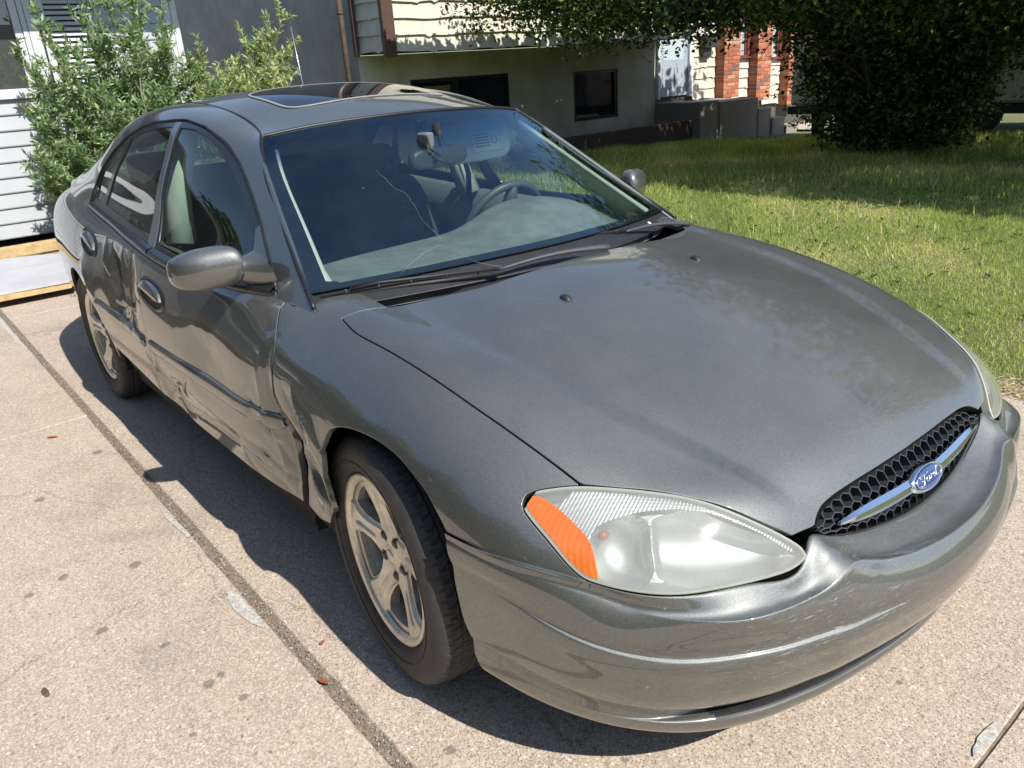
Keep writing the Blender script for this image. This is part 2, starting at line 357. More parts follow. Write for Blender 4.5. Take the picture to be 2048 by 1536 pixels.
ST=[
[(.55,.25),(.58,.28),(.60,.36),(.62,.48),(.63,.60),(.62,.72),(.60,.82),(.56,.90),(.50,.96),(.40,1.0),(.27,1.02),(.13,1.03),(0,1.03)],
[(.70,.24),(.745,.27),(.77,.35),(.79,.47),(.80,.60),(.80,.72),(.785,.83),(.75,.92),(.69,.98),(.55,1.02),(.37,1.04),(.18,1.05),(0,1.055)],
[(.76,.22),(.81,.26),(.835,.34),(.855,.47),(.865,.60),(.868,.72),(.858,.83),(.83,.92),(.775,.985),(.6,1.03),(.4,1.05),(.2,1.06),(0,1.065)],
[(.79,.20),(.845,.245),(.875,.33),(.895,.46),(.905,.58),(.905,.70),(.89,.81),(.855,.91),(.79,.985),(.6,1.03),(.4,1.05),(.2,1.06),(0,1.065)],
[(.80,.20),(.86,.245),(.885,.33),(.905,.46),(.915,.58),(.913,.69),(.898,.79),(.865,.88),(.81,.948),(.6,1.0),(.4,1.03),(.2,1.04),(0,1.045)],
[(.80,.20),(.865,.245),(.888,.33),(.907,.46),(.918,.58),(.917,.68),(.905,.77),(.882,.85),(.85,.905),(.6,.96),(.4,.98),(.2,1.0),(0,1.0)],
[(.80,.20),(.865,.245),(.888,.33),(.907,.46),(.918,.575),(.915,.67),(.90,.76),(.875,.835),(.845,.888),(.6,.95),(.4,.97),(.2,.98),(0,.985)],
[(.80,.20),(.865,.245),(.888,.33),(.905,.46),(.917,.57),(.913,.67),(.892,.76),(.85,.83),(.795,.88),(.6,.92),(.4,.94),(.2,.95),(0,.955)],
[(.80,.20),(.862,.245),(.885,.33),(.905,.46),(.917,.57),(.912,.66),(.888,.745),(.835,.81),(.737,.868),(.6,.886),(.4,.904),(.2,.918),(0,.922)],
[(.80,.20),(.860,.245),(.885,.33),(.905,.46),(.916,.565),(.910,.65),(.883,.722),(.825,.785),(.739,.836),(.6,.857),(.4,.880),(.2,.898),(0,.905)],
[(.79,.20),(.85,.25),(.875,.33),(.895,.46),(.903,.555),(.893,.63),(.862,.69),(.805,.74),(.73,.778),(.6,.803),(.4,.828),(.2,.844),(0,.85)],
[(.75,.20),(.81,.25),(.84,.33),(.865,.45),(.868,.535),(.852,.595),(.82,.64),(.772,.68),(.715,.716),(.58,.748),(.4,.770),(.2,.785),(0,.79)],
[(.68,.20),(.74,.25),(.775,.33),(.80,.44),(.798,.505),(.782,.553),(.75,.597),(.703,.638),(.64,.676),(.5,.703),(.35,.722),(.18,.734),(0,.737)],
[(.60,.20),(.66,.25),(.70,.33),(.733,.42),(.733,.475),(.715,.522),(.678,.566),(.63,.605),(.555,.645),(.43,.665),(.3,.677),(.15,.685),(0,.688)],
[(.45,.20),(.50,.25),(.54,.33),(.575,.40),(.58,.44),(.563,.48),(.53,.513),(.482,.543),(.415,.565),(.32,.581),(.22,.591),(.11,.598),(0,.60)],
[(.30,.20),(.33,.25),(.36,.30),(.38,.345),(.38,.375),(.36,.405),(.33,.432),(.30,.452),(.26,.468),(.2,.483),(.14,.493),(.07,.5),(0,.503)]]
def body_ctrl():
    return np.array([[(x,w,z) for w,z in s] for x,s in zip(SX,ST)])
BELT=[(-.42,.755,.880),(-.75,.80,.893),(-1.3,.838,.905),(-1.9,.828,.925),(-2.5,.80,.972),(-3.0,.765,1.005),(-3.45,.67,1.04)]
DITCH=[(-1.08,.545,1.292),(-1.2,.50,1.312),(-1.45,.475,1.363),(-1.9,.475,1.405),(-2.3,.475,1.37),(-2.6,.475,1.305),(-2.9,.47,1.215)]
def side_ctrl():
    T=[-.06,0,.2,.45,.68,.87,.95,1];Bv=[-.004,0,.02,.062,.09,.105,.085,0];sc=[.2,.55,1,1,1,.8,.6]
    C=[]
    for b,d,s in zip(BELT,DITCH,sc):
        b=np.array(b);d=np.array(d);C.append([b+(d-b)*t+np.array([0,1,.08])*v*s for t,v in zip(T,Bv)])
    C=np.array(C)
    return C
def wind_ctrl():
    A=[[(-.20,0,.905),(-.23,.25,.902),(-.31,.5,.893),(-.42,.755,.880)],
       [(-.42,0,1.035),(-.44,.23,1.030),(-.50,.46,1.013),(-.61,.705,.988)],
       [(-.62,0,1.148),(-.64,.215,1.142),(-.69,.43,1.125),(-.79,.655,1.095)],
       [(-.82,0,1.245),(-.84,.20,1.240),(-.88,.40,1.225),(-.955,.605,1.203)],
       [(-1.00,0,1.325),(-1.01,.185,1.321),(-1.04,.37,1.312),(-1.08,.545,1.292)]]
    return np.array(A)
def roof_ctrl():
    cz=[(-1.0,1.325),(-1.13,1.362),(-1.45,1.42),(-1.9,1.438),(-2.3,1.41),(-2.62,1.35),(-2.9,1.27)]
    C=[]
    for (x,z),d in zip(cz,DITCH):
        row=[]
        for f in (0,.33,.66,1):
            row.append((x+(d[0]-x)*f**2,d[1]*f,z+(d[2]-z)*(f**2.4)))
        C.append(row)
    return np.array(C)
#         c0   c1   c2   c3   c4   c5   c6   c7   c7b  c8   c9   c10
CRZ=[(.372,.90,.51),(.50,.872,.50),(.60,.843,.475),(.69,.797,.450),(.785,.716,.432),(.843,.640,.428),(.905,.53,.428),(.943,.43,.428),(.957,.393,.428),(.969,.348,.428),(.983,.288,.428),(1.003,.18,.428),(1.018,0,.428)]
LB=[(.415,.862,.25),(.50,.825,.225),(.575,.78,.207),(.645,.722,.190),(.710,.642,.175),(.752,.565,.168),(.790,.460,.165),(.812,.370,.165),(.819,.332,.165),(.825,.293,.165),(.832,.235,.165),(.841,.147,.165),(.848,0,.165)]
TB=[(.352,.90,.588),(.475,.874,.585),(.59,.815,.573),(.661,.772,.557),(.736,.72,.547),(.793,.65,.544),(.842,.545,.540),(.869,.436,.546),(.855,.396,.574),(.860,.360,.567),(.874,.288,.543),(.893,.16,.520),(.900,0,.507)]
SE=[(.354,.898,.575),(.48,.875,.565),(.60,.820,.550),(.69,.757,.523),(.765,.709,.509),(.842,.642,.507),(.893,.547,.507),(.919,.430,.511),(.926,.392,.524),(.926,.350,.531),(.945,.288,.516),(.978,.15,.498),(.990,0,.495)]
VA=[(.353,.899,.582),(.478,.876,.577),(.595,.818,.564),(.676,.760,.541),(.752,.707,.522),(.818,.642,.516),(.868,.545,.514),(.893,.433,.522),(.893,.393,.551),(.893,.352,.545),(.913,.288,.521),(.940,.15,.501),(.948,0,.495)]
GR=[0,0,0,0,.3,.75,1,1,1,1,1,1,1]
CRF=[0,.25,.8,1,1,1,1,1,1,.9,.6,0,0]
def fascia_ctrl():
    CR_,L_,T_,S_,V_=map(np.array,(CRZ,LB,TB,SE,VA));g=np.array(GR)[:,None];c=np.array(CRF)[:,None]
    tg=np.gradient(CR_[:,:2],axis=0);tg[-1]=(0,-1);o=np.stack([-tg[:,1],tg[:,0],0*tg[:,0]],1);o/=np.linalg.norm(o,axis=1)[:,None]
    if o[-1,0]<0:o=-o
    up=np.array([0,0,1.])
    def F(t,s):
        q=L_+(CR_-L_)*s;q[:,2]=(L_+(CR_-L_)*t)[:,2];return q
    rows=[L_-o*.06+up*.02,L_-o*.006,F(.025,.10),F(.02,.22+.12*g),F(.08,.40+.10*g),F(.16,.50+.06*g),F(.215,.55),F(.235,.545)-g*o*.048,F(.345,.55)-g*o*.048,F(.37,.615)-g*o*.002,F(.395,.655),F(.5,.79),F(.75,.94),F(.93,1.)+c*o*.001,F(.965,1.)-c*o*.0015,F(.975,1.)-c*o*.007,F(1.03,1.)-c*o*.0075]
    a=F(1.03,1.)-c*o*.0075
    rows+=[a+(S_-a)*.45+o*.005,a+(S_-a)*.92+o*.002,S_+(S_-V_)*0,S_+(V_-S_)*.12-up*.001,V_+(S_-V_)*.35-up*.003,V_,V_+(T_-V_)*.6,T_,T_-o*.012-up*.015]
    return np.array(rows)
def fascia(res=.01):
    return tensor(fascia_ctrl(),res,crom,crom)
def full(C):
    """right half control net (w from side to centre) -> full net in real y, right side (y<0) first"""
    R = C*np.array([1, -1, 1.]); L = C[:, ::-1][:, 1:]; return np.concatenate([R, L], 1)
def full_from_centre(C):
    L = C; R = (C*np.array([1, -1, 1.]))[:, ::-1][:, :-1]; return np.concatenate([R, L], 1)
def teval(C, res, ur=(0, 1), vr=(0, 1), fu=nspl, fv=nspl):
    ku = chord(C, 0); kv = chord(C, 1)
    a, b = ku[-1]*ur[0], ku[-1]*ur[1]; qu = np.linspace(a, b, int((b-a)/res)+2)
    c, d = kv[-1]*vr[0], kv[-1]*vr[1]; qv = np.linspace(c, d, int((d-c)/res)+2)
    G = fu(ku, C, qu); G = fv(kv, np.swapaxes(G, 0, 1), qv); return np.swapaxes(G, 0, 1)
# ---- crash damage of the right-hand side: inward push (m) as a function of (x,z)
def ss(a, b, x): t = np.clip((x-a)/(b-a), 0, 1); return t*t*(3-2*t)
CREASES = [  # x0,z0,x1,z1,width,depth (positive pushes in)
 (-.485, .78, -.46, .36, .020, .016), (-.54, .70, -.52, .38, .012, -.014), (-.37, .68, -.24, .38, .020, .024), (-.31, .70, -.13, .60, .012, -.018), (-.36, .60, -.20, .52, .012, -.012), (-.30, .50, -.22, .34, .010, .014),
 (-.62, .60, -.47, .42, .014, .014), (-.55, .415, -1.50, .36, .013, -.012), (-1.20, .52, -1.62, .33, .020, .018), (-1.30, .37, -1.66, .49, .014, -.016), (-1.56, .52, -1.62, .32, .012, -.012),
 (-.75, .45, -.45, .38, .012, .012), (-1.60, .56, -1.0, .52, .03, .006), (-.85, .40, -.5, .33, .014, .010), (-.58, .50, -.46, .52, .010, -.008),
 (-1.72, .87, -1.80, .60, .022, .026), (-1.87, .90, -1.82, .64, .014, -.018), (-2.02, .88, -1.90, .70, .018, .022), (-2.16, .92, -2.08, .76, .014, -.014), (-1.95, .74, -1.72, .62, .012, -.010),
 (-2.30, .90, -1.75, .92, .03, .008), (-2.5, .78, -2.35, .60, .04, -.012), (-2.1, .62, -1.8, .66, .03, .010), (-.36, .52, -.22, .34, .010, -.012)]
def dent(x, z):
    d = .040*np.exp(-((x+.42)/.18)**2-((z-.50)/.15)**2)
    d = d+.018*np.exp(-((x+.95)/.22)**2-((z-.66)/.10)**2)
    d = d-.008*np.exp(-((x+1.0)/.35)**2-((z-.47)/.06)**2)
    d = d+.030*np.exp(-((x+1.92)/.20)**2-((z-.72)/.13)**2)
    d = d-.010*np.exp(-((x+2.42)/.12)**2-((z-.70)/.12)**2)
    d = d+.012*np.exp(-((x+1.50)/.12)**2-((z-.36)/.08)**2)
    for x0, z0, x1, z1, w, a in CREASES:
        a = a*(.72 if -1.7 < x0 < -.5 else 1.)
        ex, ez = x1-x0, z1-z0; L = math.hypot(ex, ez); t = ((x-x0)*ex+(z-z0)*ez)/L/L; q = (x-x0)*(-ez/L)+(z-z0)*(ex/L)
        q = q+.006*np.sin(t*9+x0*40)
        d = d+a*np.exp(-(np.sqrt(q*q+6e-6)-.00245)/w)*np.clip(1-np.abs(t-.5)*2+.25, 0, 1)**.8*(np.abs(t-.5) < .625)
    n = .0008*np.sin(x*31+z*17)*np.sin(z*43-x*11)+.0004*np.sin(x*71+2)*np.sin(z*63)
    m = ss(-2.75, -2.45, x)*(1-ss(-.16, -.02, x)); mz = 1-ss(.80, .92, z)
    return (d+n*ss(.0, .02, np.abs(d)))*m*mz
_BF = full(body_ctrl())
def body_grid(res, ur=(0, 1), vr=(0, 1)):
    G = teval(_BF, res, ur, vr); right = G[..., 1] < -.45
    dd = dent(G[..., 0], G[..., 2]); G[..., 1] += np.where(right, dd*ss(.45, .7, -G[..., 1]), 0)
    # raised centre of the bonnet with a soft crease towards the grille
    w = np.abs(G[..., 1]); x = G[..., 0]; xx = [-.2, .11, .29, .47, .62, .72, .80]; a = np.interp(x, xx, [.575, .560, .540, .491, .438, .405, .385]); b = np.interp(x, xx, [.625, .605, .585, .545, .497, .455, .425])
    G[..., 2] -= .0095*(1-np.interp((w-a)/(b-a), [0, .06, .5, .94, 1], [0, .035, .5, .965, 1]))*ss(-.25, .25, x)*(1-ss(.70, .84, x))
    return G
# ================================================================ GROUND
def concrete_mat():
    m, t, b = mat_new('exposed_aggregate_concrete'); g = NT(t); tc = g.n('TexCoord').outputs['Object']
    v1 = g.n('TexVoronoi', {'Vector': tc, 'Scale': 230.}, feature='F1'); c1 = g.n('SeparateColor', {0: v1.outputs['Color']}).outputs
    v2 = g.n('TexVoronoi', {'Vector': tc, 'Scale': 95., 'Randomness': 1.}); c2 = g.n('SeparateColor', {0: v2.outputs['Color']}).outputs
    big = g.noise(tc, .9, 5, .6); mid = g.noise(tc, 5, 5, .65); fine = g.noise(tc, 420, 3, .6)
    col = g.mix(g.ramp(big, .3, .7), (.40, .325, .255), (.455, .385, .305))
    col = g.mix(g.ramp(mid, .42, .72, 0, .6), col, (.31, .26, .21))
    ck = g.n('TexVoronoi', {'Vector': g.n('Mapping', {'Vector': g.n('VectorMath', {0: tc, 1: g.n('VectorMath', {0: g.n('TexNoise', {'Vector': tc, 'Scale': 3., 'Detail': 5}).outputs['Color'], 'Scale': .35}, operation='SCALE').outputs[0]}, operation='ADD').outputs[0], 'Scale': (.55, .8, 1)}).outputs[0], 'Scale': .62}, feature='DISTANCE_TO_EDGE').outputs['Distance']
    col = g.mix(g.math('MULTIPLY', g.ramp(ck, .0032, .0008), .55), col, (.12, .10, .08))
    long_ = g.noise(g.n('Mapping', {'Vector': tc, 'Scale': (.5, 3.5, 1)}).outputs[0], 1.4, 4, .6); col = g.mix(g.ramp(long_, .52, .75, 0, .4), col, (.27, .23, .19))
    col = g.mix(g.ramp(c1[0], .25, 1, 0, .85), col, (.60, .52, .42))                       # pale sand grains
    col = g.mix(g.ramp(c1[1], .55, 1, 0, .75), col, (.27, .18, .125))                      # warm stones
    dk = g.math('MULTIPLY', g.ramp(c1[2], .84, .87), g.ramp(v1.outputs['Distance'], .35, .22))
    col = g.mix(g.math('MULTIPLY', dk, .85), col, (.07, .065, .06))                      # dark grains and pits
    st = g.math('MULTIPLY', g.ramp(c2[0], .955, .965), g.ramp(v2.outputs['Distance'], .46, .36))
    col = g.mix(g.math('MULTIPLY', st, .8), col, g.mix(c2[1], (.13, .11, .10), (.33, .20, .14)))
    wh = g.math('MULTIPLY', g.ramp(c2[2], .975, .98), g.ramp(v2.outputs['Distance'], .40, .3)); col = g.mix(wh, col, (.62, .60, .55))
    stain = g.noise(tc, 2.1, 3, .5, .6); col = g.mix(g.ramp(stain, .60, .78, 0, .4), col, (.16, .135, .115))
    wob = g.math('MULTIPLY', g.math('SUBTRACT', g.noise(tc, 38, 4, .7), .5), .030); sp = None
    for (sx_, sy_, sr_) in [(-0.299, -1.269, 0.016), (-0.312, -1.234, 0.01), (-0.187, -1.22, 0.012), (-0.745, -1.428, 0.018), (-2.092, -1.12, 0.022), (-1.132, -1.449, 0.016), (-1.796, -1.402, 0.02), (-0.544, -1.306, 0.012), (-1.105, -1.553, 0.014), (0.725, -0.1, 0.008), (0.608, -0.656, 0.008), (0.905, 0.0, 0.009), (-1.035, -1.253, 0.02), (0.315, -0.928, 0.012), (-0.153, -1.361, 0.009)]:      # old oil drips
        dd = g.math('ADD', g.n('VectorMath', {0: tc, 1: (sx_, sy_, 0)}, operation='DISTANCE').outputs['Value'], wob); q = g.ramp(dd, sr_*1.25, sr_*.75); sp = q if sp is None else g.math('MAXIMUM', sp, q)
    col = g.mix(g.math('MULTIPLY', sp, .62), col, (.09, .08, .07))
    t.links.new(col, b.inputs['Base Color']); b.inputs['Roughness'].default_value = .88; b.inputs['Specular IOR Level'].default_value = .3
    h = g.math('SUBTRACT', g.math('ADD', g.math('MULTIPLY', c1[0], .35), g.math('MULTIPLY', fine, .5)), g.math('MULTIPLY', dk, 1.2))
    t.links.new(g.bump(h, .75, .0022), b.inputs['Normal']); return m
CONC = concrete_mat()
def dirt_mat():
    m, t, b = mat_new('dry_soil'); g = NT(t); tc = g.n('TexCoord').outputs['Object']
    c = g.mix(g.noise(tc, 3, 6, .7), (.13, .105, .07), (.26, .22, .15)); c = g.mix(g.ramp(g.noise(tc, 40, 4, .7), .4, .7), c, (.10, .115, .035)); t.links.new(c, b.inputs['Base Color']); b.inputs['Roughness'].default_value = 1
    t.links.new(g.bump(g.noise(tc, 60, 5, .7), .8, .02), b.inputs['Normal']); return m
def lawn_mat():
    m, t, b = mat_new('lawn_soil_and_thatch'); g = NT(t); tc = g.n('TexCoord').outputs['Object']
    c = g.mix(g.noise(tc, 2.5, 6, .7), (.20, .22, .07), (.36, .33, .16)); c = g.mix(g.ramp(g.noise(tc, 70, 4, .7), .35, .7), c, (.05, .075, .02)); t.links.new(c, b.inputs['Base Color']); b.inputs['Roughness'].default_value = 1
    t.links.new(g.bump(g.noise(tc, 90, 5, .7), 1, .03), b.inputs['Normal']); return m
SOIL = dirt_mat()
tag(obj('ground', [(-400, -400, -.29), (400, -400, -.29), (400, 400, -.29), (-400, 400, -.29)], [(0, 1, 2, 3)], SOIL), kind='structure')
# driveway: cast slabs with real joints between them
tag(obj('bare_yard', [(-30, -30, -.088), (-6.9, -30, -.03), (-6.9, 2.0, -.03), (-9.0, 2.4, -.05), (-10.0, 5.0, -.06), (-30, 5.0, -.088)], [tuple(range(6))], SOIL), kind='structure')
tag(obj('front_yard', [(-6.9, -60, -.088), (10, -60, -.088), (10, 60, -.088), (-2, 60, -.088), (-2, 2.0, -.086), (-6.9, 2.0, -.086)], [tuple(range(6))], SOIL), kind='structure')
dw = bpy.data.objects.new('driveway', None); link(dw); tag(dw, kind='structure')
mb0 = MB(); mb0.box((-6.9, -9.2, -.085), (9.2, 2.02, -.006)); mb0.build('joint_bed', simple('brown_joint_dirt', (.20, .16, .12), 1, noise=.4, nscale=70, bump=.8, bscale=300), dw)
def slab(x0, x1, y0, y1, z=0., jag=.0):
    nx = max(2, int((x1-x0)/.06)); ny = max(2, int((y1-y0)/.06)); V = []; F = []; ring = []
    for i in range(nx+1): ring.append((x0+(x1-x0)*i/nx, y0, 0, 1))
    for i in range(1, ny+1): ring.append((x1, y0+(y1-y0)*i/ny, -1, 0))
    for i in range(1, nx+1): ring.append((x1-(x1-x0)*i/nx, y1, 0, -1))
    for i in range(1, ny): ring.append((x0, y1-(y1-y0)*i/ny, 1, 0))
    n = len(ring); w = [RNG.random()*.0025+.0022*max(0, RNG.normal())**2*.6 for _ in ring]
    for (x, y, a, c), k in zip(ring, w): V.append((x+a*(k+.0045), y+c*(k+.0045), z))
    for (x, y, a, c), k in zip(ring, w): V.append((x+a*(k*.8+.0015), y+c*(k*.8+.0015), z-.004))
    for (x, y, a, c), k in zip(ring, w): V.append((x+a*k*.3, y+c*k*.3, z-.08))
    for r in (0, 1):
        for k in range(n): F.append((r*n+(k+1) % n, r*n+k, (r+1)*n+k, (r+1)*n+(k+1) % n))
    F.append(tuple(range(n))); return obj('concrete_slab', V, F, CONC, dw)
for (x0, x1) in ((-6.9, -5.1), (-5.095, -2.06), (-2.055, 1.127), (1.129, 4.2), (4.21, 9.2)):
    slab(x0, x1, -1.019, 2.0, RNG.normal(0, .0008))
for (x0, x1) in ((-6.9, -5.6), (-5.59, -2.60), (-2.595, 1.127), (1.129, 4.2), (4.21, 9.2)):
    slab(x0, x1, -4.1, -1.049, RNG.normal(0, .0008)); slab(x0, x1, -9.2, -4.11, 0)
# gravel, grit and dry bits in the long joint
PEB = [simple('pebble_%s' % n, c, .8, noise=.25, nscale=150) for n, c in (('grey', (.24, .21, .18)), ('pale', (.36, .31, .26)), ('brown', (.20, .13, .09)), ('dark', (.12, .105, .09)))]
def pebbles(n, xr, yr, zr, sr):
    ico = np.array([(0, 0, 1), (.89, 0, .45), (.28, .85, .45), (-.72, .53, .45), (-.72, -.53, .45), (.28, -.85, .45), (.72, .53, -.45), (-.28, .85, -.45), (-.89, 0, -.45), (-.28, -.85, -.45), (.72, -.53, -.45), (0, 0, -1)])
    f = np.array([(0, 1, 2), (0, 2, 3), (0, 3, 4), (0, 4, 5), (0, 5, 1), (1, 6, 2), (2, 7, 3), (3, 8, 4), (4, 9, 5), (5, 10, 1), (2, 6, 7), (3, 7, 8), (4, 8, 9), (5, 9, 10), (1, 10, 6), (6, 11, 7), (7, 11, 8), (8, 11, 9), (9, 11, 10), (10, 11, 6)])
    s = sr[0]+(sr[1]-sr[0])*RNG.random(n)**2.2; P = np.stack([RNG.uniform(*xr, n), RNG.uniform(*yr, n), RNG.uniform(*zr, n)], 1)
    V = ico[None]*(1+RNG.normal(0, .14, (n, 12, 1)))*s[:, None, None]*np.stack([RNG.uniform(.7, 1.3, n), RNG.uniform(.7, 1.3, n), RNG.uniform(.5, .8, n)], 1)[:, None]+P[:, None]
    F = f[None]+(np.arange(n)*12)[:, None, None]; return V.reshape(-1, 3), F.reshape(-1, 3), np.repeat(RNG.choice(4, n, p=[.42, .3, .18, .10]), 20)
V, F, mi = pebbles(9500, (-6.8, 1.9), (-1.053, -1.015), (-.006, -.001), (.001, .0042)); o = obj('joint_gravel', V, F, PEB, dw, midx=mi); tag(o, kind='stuff')
V = []; F = []
for k in range(700):
    x = RNG.uniform(-6.5, 1.7); y = RNG.uniform(-1.065, -1.008); a = RNG.normal(0, .7); L = RNG.uniform(.006, .030); w = .0007; z = RNG.uniform(-.001, .006); dx, dy = math.cos(a)*L, math.sin(a)*L; i = len(V)
    V += [(x-dy*w/L, y+dx*w/L, z), (x+dy*w/L, y-dx*w/L, z), (x+dx, y+dy, z+RNG.uniform(-.004, .005))]; F.append((i, i+1, i+2))
tag(obj('dry_needles_in_joint', V, F, simple('dry_needles', (.26, .15, .08), .9), dw), kind='stuff')
def blotch(name, pts, z, mat, parent=None):
    P = smooth_poly(pts, 4); P = P+RNG.normal(0, .0009, P.shape); o = obj(name, [(x, y, z) for x, y in P], [tuple(range(len(P)))], mat, parent); return o
WPAINT = simple('old_white_paint', (.42, .40, .36), .9, noise=.45, nscale=90, bump=.6, bscale=200)
for nm, pts in (('a', [(-1.31, -1.068), (-1.18, -1.056), (-1.08, -1.054), (-1.075, -1.068), (-1.12, -1.065), (-1.16, -1.074), (-1.28, -1.080)]), ('b', [(-.66, -1.075), (-.60, -1.06), (-.49, -1.058), (-.41, -1.066), (-.45, -1.085), (-.55, -1.10), (-.63, -1.09)]),
                ('c', [(-5.3, -1.065), (-4.7, -1.06), (-4.2, -1.062), (-4.2, -1.078), (-4.8, -1.088), (-5.3, -1.09)]), ('d', [(1.118, -.10), (1.126, -.04), (1.124, .02), (1.108, .03), (1.100, -.03), (1.108, -.09)])):
    blotch('worn_paint_mark', pts, .004, WPAINT, dw)
# fallen bits
def chip(name, label, cat, p, L, W, H, rz, col):
    rr = np.random.default_rng(5); n = 9; V = []
    for j, (zz, s) in enumerate(((0, .9), (H*.6, 1), (H, .65))):
        for k in range(n): q = 2*math.pi*k/n; V.append((L*s*math.cos(q)*(1+rr.normal(0, .12)), W*s*math.sin(q)*(1+rr.normal(0, .12)), zz+rr.normal(0, H*.1)*(j > 0)+(H*.4*math.cos(q) if j == 2 else 0)))
    F = [(j*n+k, j*n+(k+1) % n, (j+1)*n+(k+1) % n, (j+1)*n+k) for j in range(2) for k in range(n)]+[tuple(range(2*n, 3*n)), tuple(range(n-1, -1, -1))]
    o = obj(name, V, F, simple(name+'_mat', col, .9, noise=.3, nscale=90), None, loc=p); o.rotation_euler = (0, 0, rz); tag(o, label, cat); return o
chip('bark_chip', 'dark brown bark chip lying alone on the pale concrete near the bottom left', 'bark chip', (-.575, -1.605, .001), .026, .009, .006, .1, (.11, .065, .045))
def leaf_thing(label, p, L, W, rz, col, curl=.3):
    V = []; F = []; n = 9
    for i in range(n+1):
        s = i/n; w = W*math.sin(math.pi*min(1, s*.92+.05))**.8; z = .003+curl*L*(s-.5)**2
        V += [((s-.5)*L*2, -w, z+.35*w), ((s-.5)*L*2, 0, z), ((s-.5)*L*2, w, z+.35*w)]
    for i in range(n): F += [(i*3, i*3+3, i*3+4, i*3+1), (i*3+1, i*3+4, i*3+5, i*3+2)]
    o = obj('fallen_leaf', V, F, simple('dry_leaf', col, .7, noise=.3, nscale=80), None, True, loc=p); o.rotation_euler = (0, 0, rz); tag(o, label, 'leaf'); return o
leaf_thing('dry orange leaf on the concrete left of the long joint', (-2.43, -1.235, .002), .026, .010, .9, (.38, .13, .04))
leaf_thing('small reddish brown leaf lying in the middle of the long joint', (-.085, -1.045, .006), .020, .007, .4, (.24, .08, .04))
leaf_thing('tiny brown leaf on the slab between the joint and the front wheel', (-.23, -.975, .002), .010, .006, 2.2, (.22, .10, .05))
# lawn
LAWN = lawn_mat()
def gz(x, y): return .012*np.sin(x*1.7+y*.9)+.010*np.sin(x*.6-y*1.3)-.02-.24*np.clip((y-8.5)/5.5, 0, 1)*np.clip((-x-4.5)/3.5, 0, 1)
gx = np.linspace(-13.5, 12, 110); gy = np.concatenate([np.linspace(2.02, 6, 40), np.linspace(6.2, 40, 60)])
X, Y = np.meshgrid(gx, gy, indexing='ij'); Z = gz(X, Y)*np.clip((Y-2.02)/.3, 0, 1)-.012; G = np.stack([X, Y, Z], 2); A, T = grid_AT(G)
tag(obj('lawn', A[:, :3], T, LAWN, None, True), kind='structure')
def blades(n, xr, yr, h, w, lean, seed, keep=None):
    r = np.random.default_rng(seed); x = r.uniform(*xr, n); y = r.uniform(*yr, n)
    if keep is not None: k = keep(x, y, r); x, y = x[k], y[k]; n = len(x)
    z = gz(x, y)*np.clip((y-2.02)/.3, 0, 1)-.014; hh = h[0]+(h[1]-h[0])*r.random(n)**1.7; ww = w*(.6+.8*r.random(n))
    patch = .55+.9*((np.sin(x*2.3+1)*np.sin(y*1.9)+np.sin(x*6.1)*np.sin(y*5.3+1))*.5+1)/2; hh = hh*patch
    a = r.uniform(0, 2*math.pi, n); l = hh*lean*r.uniform(.1, 1.2, n); b = r.uniform(0, 2*math.pi, n)
    dx, dy = np.cos(a)*ww/2, np.sin(a)*ww/2; lx, ly = np.cos(b)*l, np.sin(b)*l
    V = np.stack([np.stack([x-dx, y-dy, z], 1), np.stack([x+dx, y+dy, z], 1), np.stack([x+dx*.8+lx*.35, y+dy*.8+ly*.35, z+hh*.6], 1), np.stack([x-dx*.8+lx*.35, y-dy*.8+ly*.35, z+hh*.6], 1), np.stack([x+lx, y+ly, z+hh*.93], 1)], 1)
    i = (np.arange(n)*5)[:, None]; F = np.concatenate([i+[0, 1, 2], i+[0, 2, 3], i+[3, 2, 4]]); sel = r.choice(4, n, p=[.42, .26, .16, .16]); pn = np.sin(x*1.9+2*np.sin(y*1.1))+np.sin(y*2.3+1.5*np.sin(x*1.7))+.8*np.sin(x*5.1+y*4.3)+r.normal(0, .7, n); sel = np.where(pn > 1.5, np.where(r.random(n) < .6, 2, 3), np.where(pn < -1.6, np.where(r.random(n) < .6, 1, 0), sel))
    return V.reshape(-1, 3), F, np.tile(sel, 3)
def leafm(name, col, tr=.35, rough=.5):
    m = bpy.data.materials.new(name); m.use_nodes = True; t = m.node_tree; g = NT(t); b = t.nodes['Principled BSDF']; setp(b, Base_Color=rgb(col), Roughness=rough, Specular_IOR_Level=.35)
    tl = g.n('BsdfTranslucent', {0: rgb((col[0]*1.5, col[1]*1.6, col[2]*.7))}).outputs[0]; t.links.new(g.n('MixShader', {0: tr, 1: b.outputs[0], 2: tl}).outputs[0], t.nodes['Material Output'].inputs[0]); return m
GRASSM = [leafm('grass_green', (.33, .41, .13), .5), leafm('grass_deep', (.20, .29, .08), .5), leafm('grass_straw', (.66, .60, .34), .45), leafm('grass_yellow', (.52, .54, .20), .5)]
